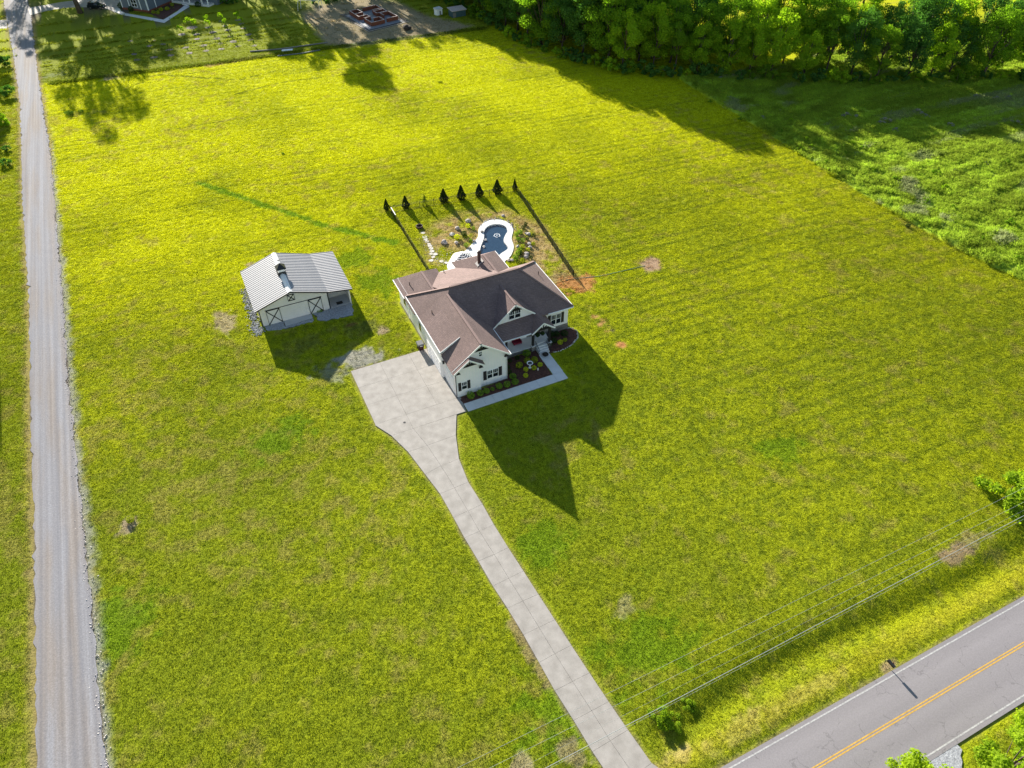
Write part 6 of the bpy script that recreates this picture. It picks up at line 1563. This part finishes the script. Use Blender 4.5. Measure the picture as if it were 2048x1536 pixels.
# ---------------------------------------------------------------- long pipes on the yard edge
def pipe(pxs, r, m, name, label, cat):
    P_ = [G(*q, r) for q in pxs]; o = MB().tube(P_, r, 6).build(name, m, base=(P_[0][0], P_[0][1], 0)); tag(o, label, cat)
pipe([(500, 103), (560, 98), (610, 91), (655, 85)], .16, 'greydeck', 'drain_pipe', 'long grey pipe lying along the neighbour\'s yard edge', 'pipe')
pipe([(555, 112), (600, 107), (640, 100)], .12, 'blue', 'drain_pipe', 'thinner bluish pipe lying nearer the mown field', 'pipe')
q4 = [G(563, 103), G(585, 101), G(586, 98), G(564, 100)]; o = MB().prism([q[:2] for q in q4], .0, .12).build('white_board', 'trim', base=(q4[0][0], q4[0][1], 0)); tag(o, 'white board lying flat between the two long pipes', 'board')
pipe([(1130, 560), (1160, 556), (1200, 552), (1240, 543), (1290, 531)], .028, 'hose', 'garden_hose', 'thin blue-green hose from the fence to the bare dirt circle', 'hose')

# ---------------------------------------------------------------- mailbox, power lines, poles
m0 = (43.73, 12.62)
mbx = thing('mailbox', 'black mailbox on a bent post at the roadside', 'mailbox', (m0[0], m0[1], 0))
MB().tube([(m0[0], m0[1], -.2), (m0[0], m0[1], .42), (m0[0], m0[1] - .12, .60), (m0[0], m0[1] - .3, .66)], .05, 8).build('post', 'metal_dark', mbx)
mb = MB(); sec = [(-.13, 0), (.13, 0), (.13, .14)] + [(.13 * math.cos(t_), .14 + .13 * math.sin(t_)) for t_ in np.linspace(.3, math.pi - .3, 7)] + [(-.13, .14)]
mb.wall([(m0[0] + a_, m0[1] - .85, .67 + b_) for a_, b_ in sec], (0, .75, 0)); bx_ = mb.build('box', 'metal_dark', mbx); MB().box(m0[0] - .12, m0[0] + .12, m0[1] - .87, m0[1] - .85, .68, .92).build('door', 'metal_dark', mbx); MB().box(m0[0] + .135, m0[0] + .155, m0[1] - .6, m0[1] - .5, .72, .98).build('flag', 'red', mbx)
def pole(u, v, h, label, arms=True):
    t = thing('utility_pole', label, 'utility pole', (u, v, 0))
    MB().tube([(u, v, -.5), (u, v, h)], [.16, .10], 10).build('pole', 'pole', t, smooth=True)
    if arms:
        MB().box(u - .06, u + .06, v - 1.25, v + 1.25, h - .55, h - .42).build('crossarm', 'pole', t)
        for dv in (-1.1, .0, 1.1): MB().lathe((u, v + dv, h - .42), [(.05, 0), (.07, .06), (.03, .16)], 8).build('insulator', 'lamp', t)
    return t
pole(-31.6, 105.6, 9.6, 'weathered wooden utility pole beside the gravel lane', False)
za7 = lambda a_, b_, z_: np.array(G(1300 + a_ / 2.5775, 940 + b_ / 2.5775, z_))
lines_ = [((0, 1045), (1810, 150), 10.6, .010, 'topmost thin power line nearest the lawn'), ((0, 1125), (1928, 165), 10.2, .010, 'second thin power line above the verge'), ((0, 1195), (1928, 207), 9.2, .006, 'faintest thin wire between the power lines'), ((0, 1253), (1928, 235), 7.2, .024, 'thick bundled cable above the roadside ditch'), ((0, 1266), (1928, 252), 7.0, .008, 'thin wire just below the thick cable')]
for k, (a_, b_, zz, r_, lab) in enumerate(lines_):
    A_, B_ = za7(*a_, zz), za7(*b_, zz); d_ = (B_ - A_) / (B_[0] - A_[0])
    pts = [A_ + d_ * (u - A_[0]) for u in (-30, -10, 10, 30, 50, 70, 95)]
    o = MB().tube(pts, r_, 6, True).build('power_line', 'wire', base=tuple(pts[0])); tag(o, lab, 'cable')
Pm = za7(0, 1125, 10.2)
pole(-30, Pm[1] + .1, 11.0, 'utility pole beyond the lane carrying the roadside wires'); pole(95, Pm[1] - .4, 11.0, 'utility pole past the verge bush carrying the roadside wires')
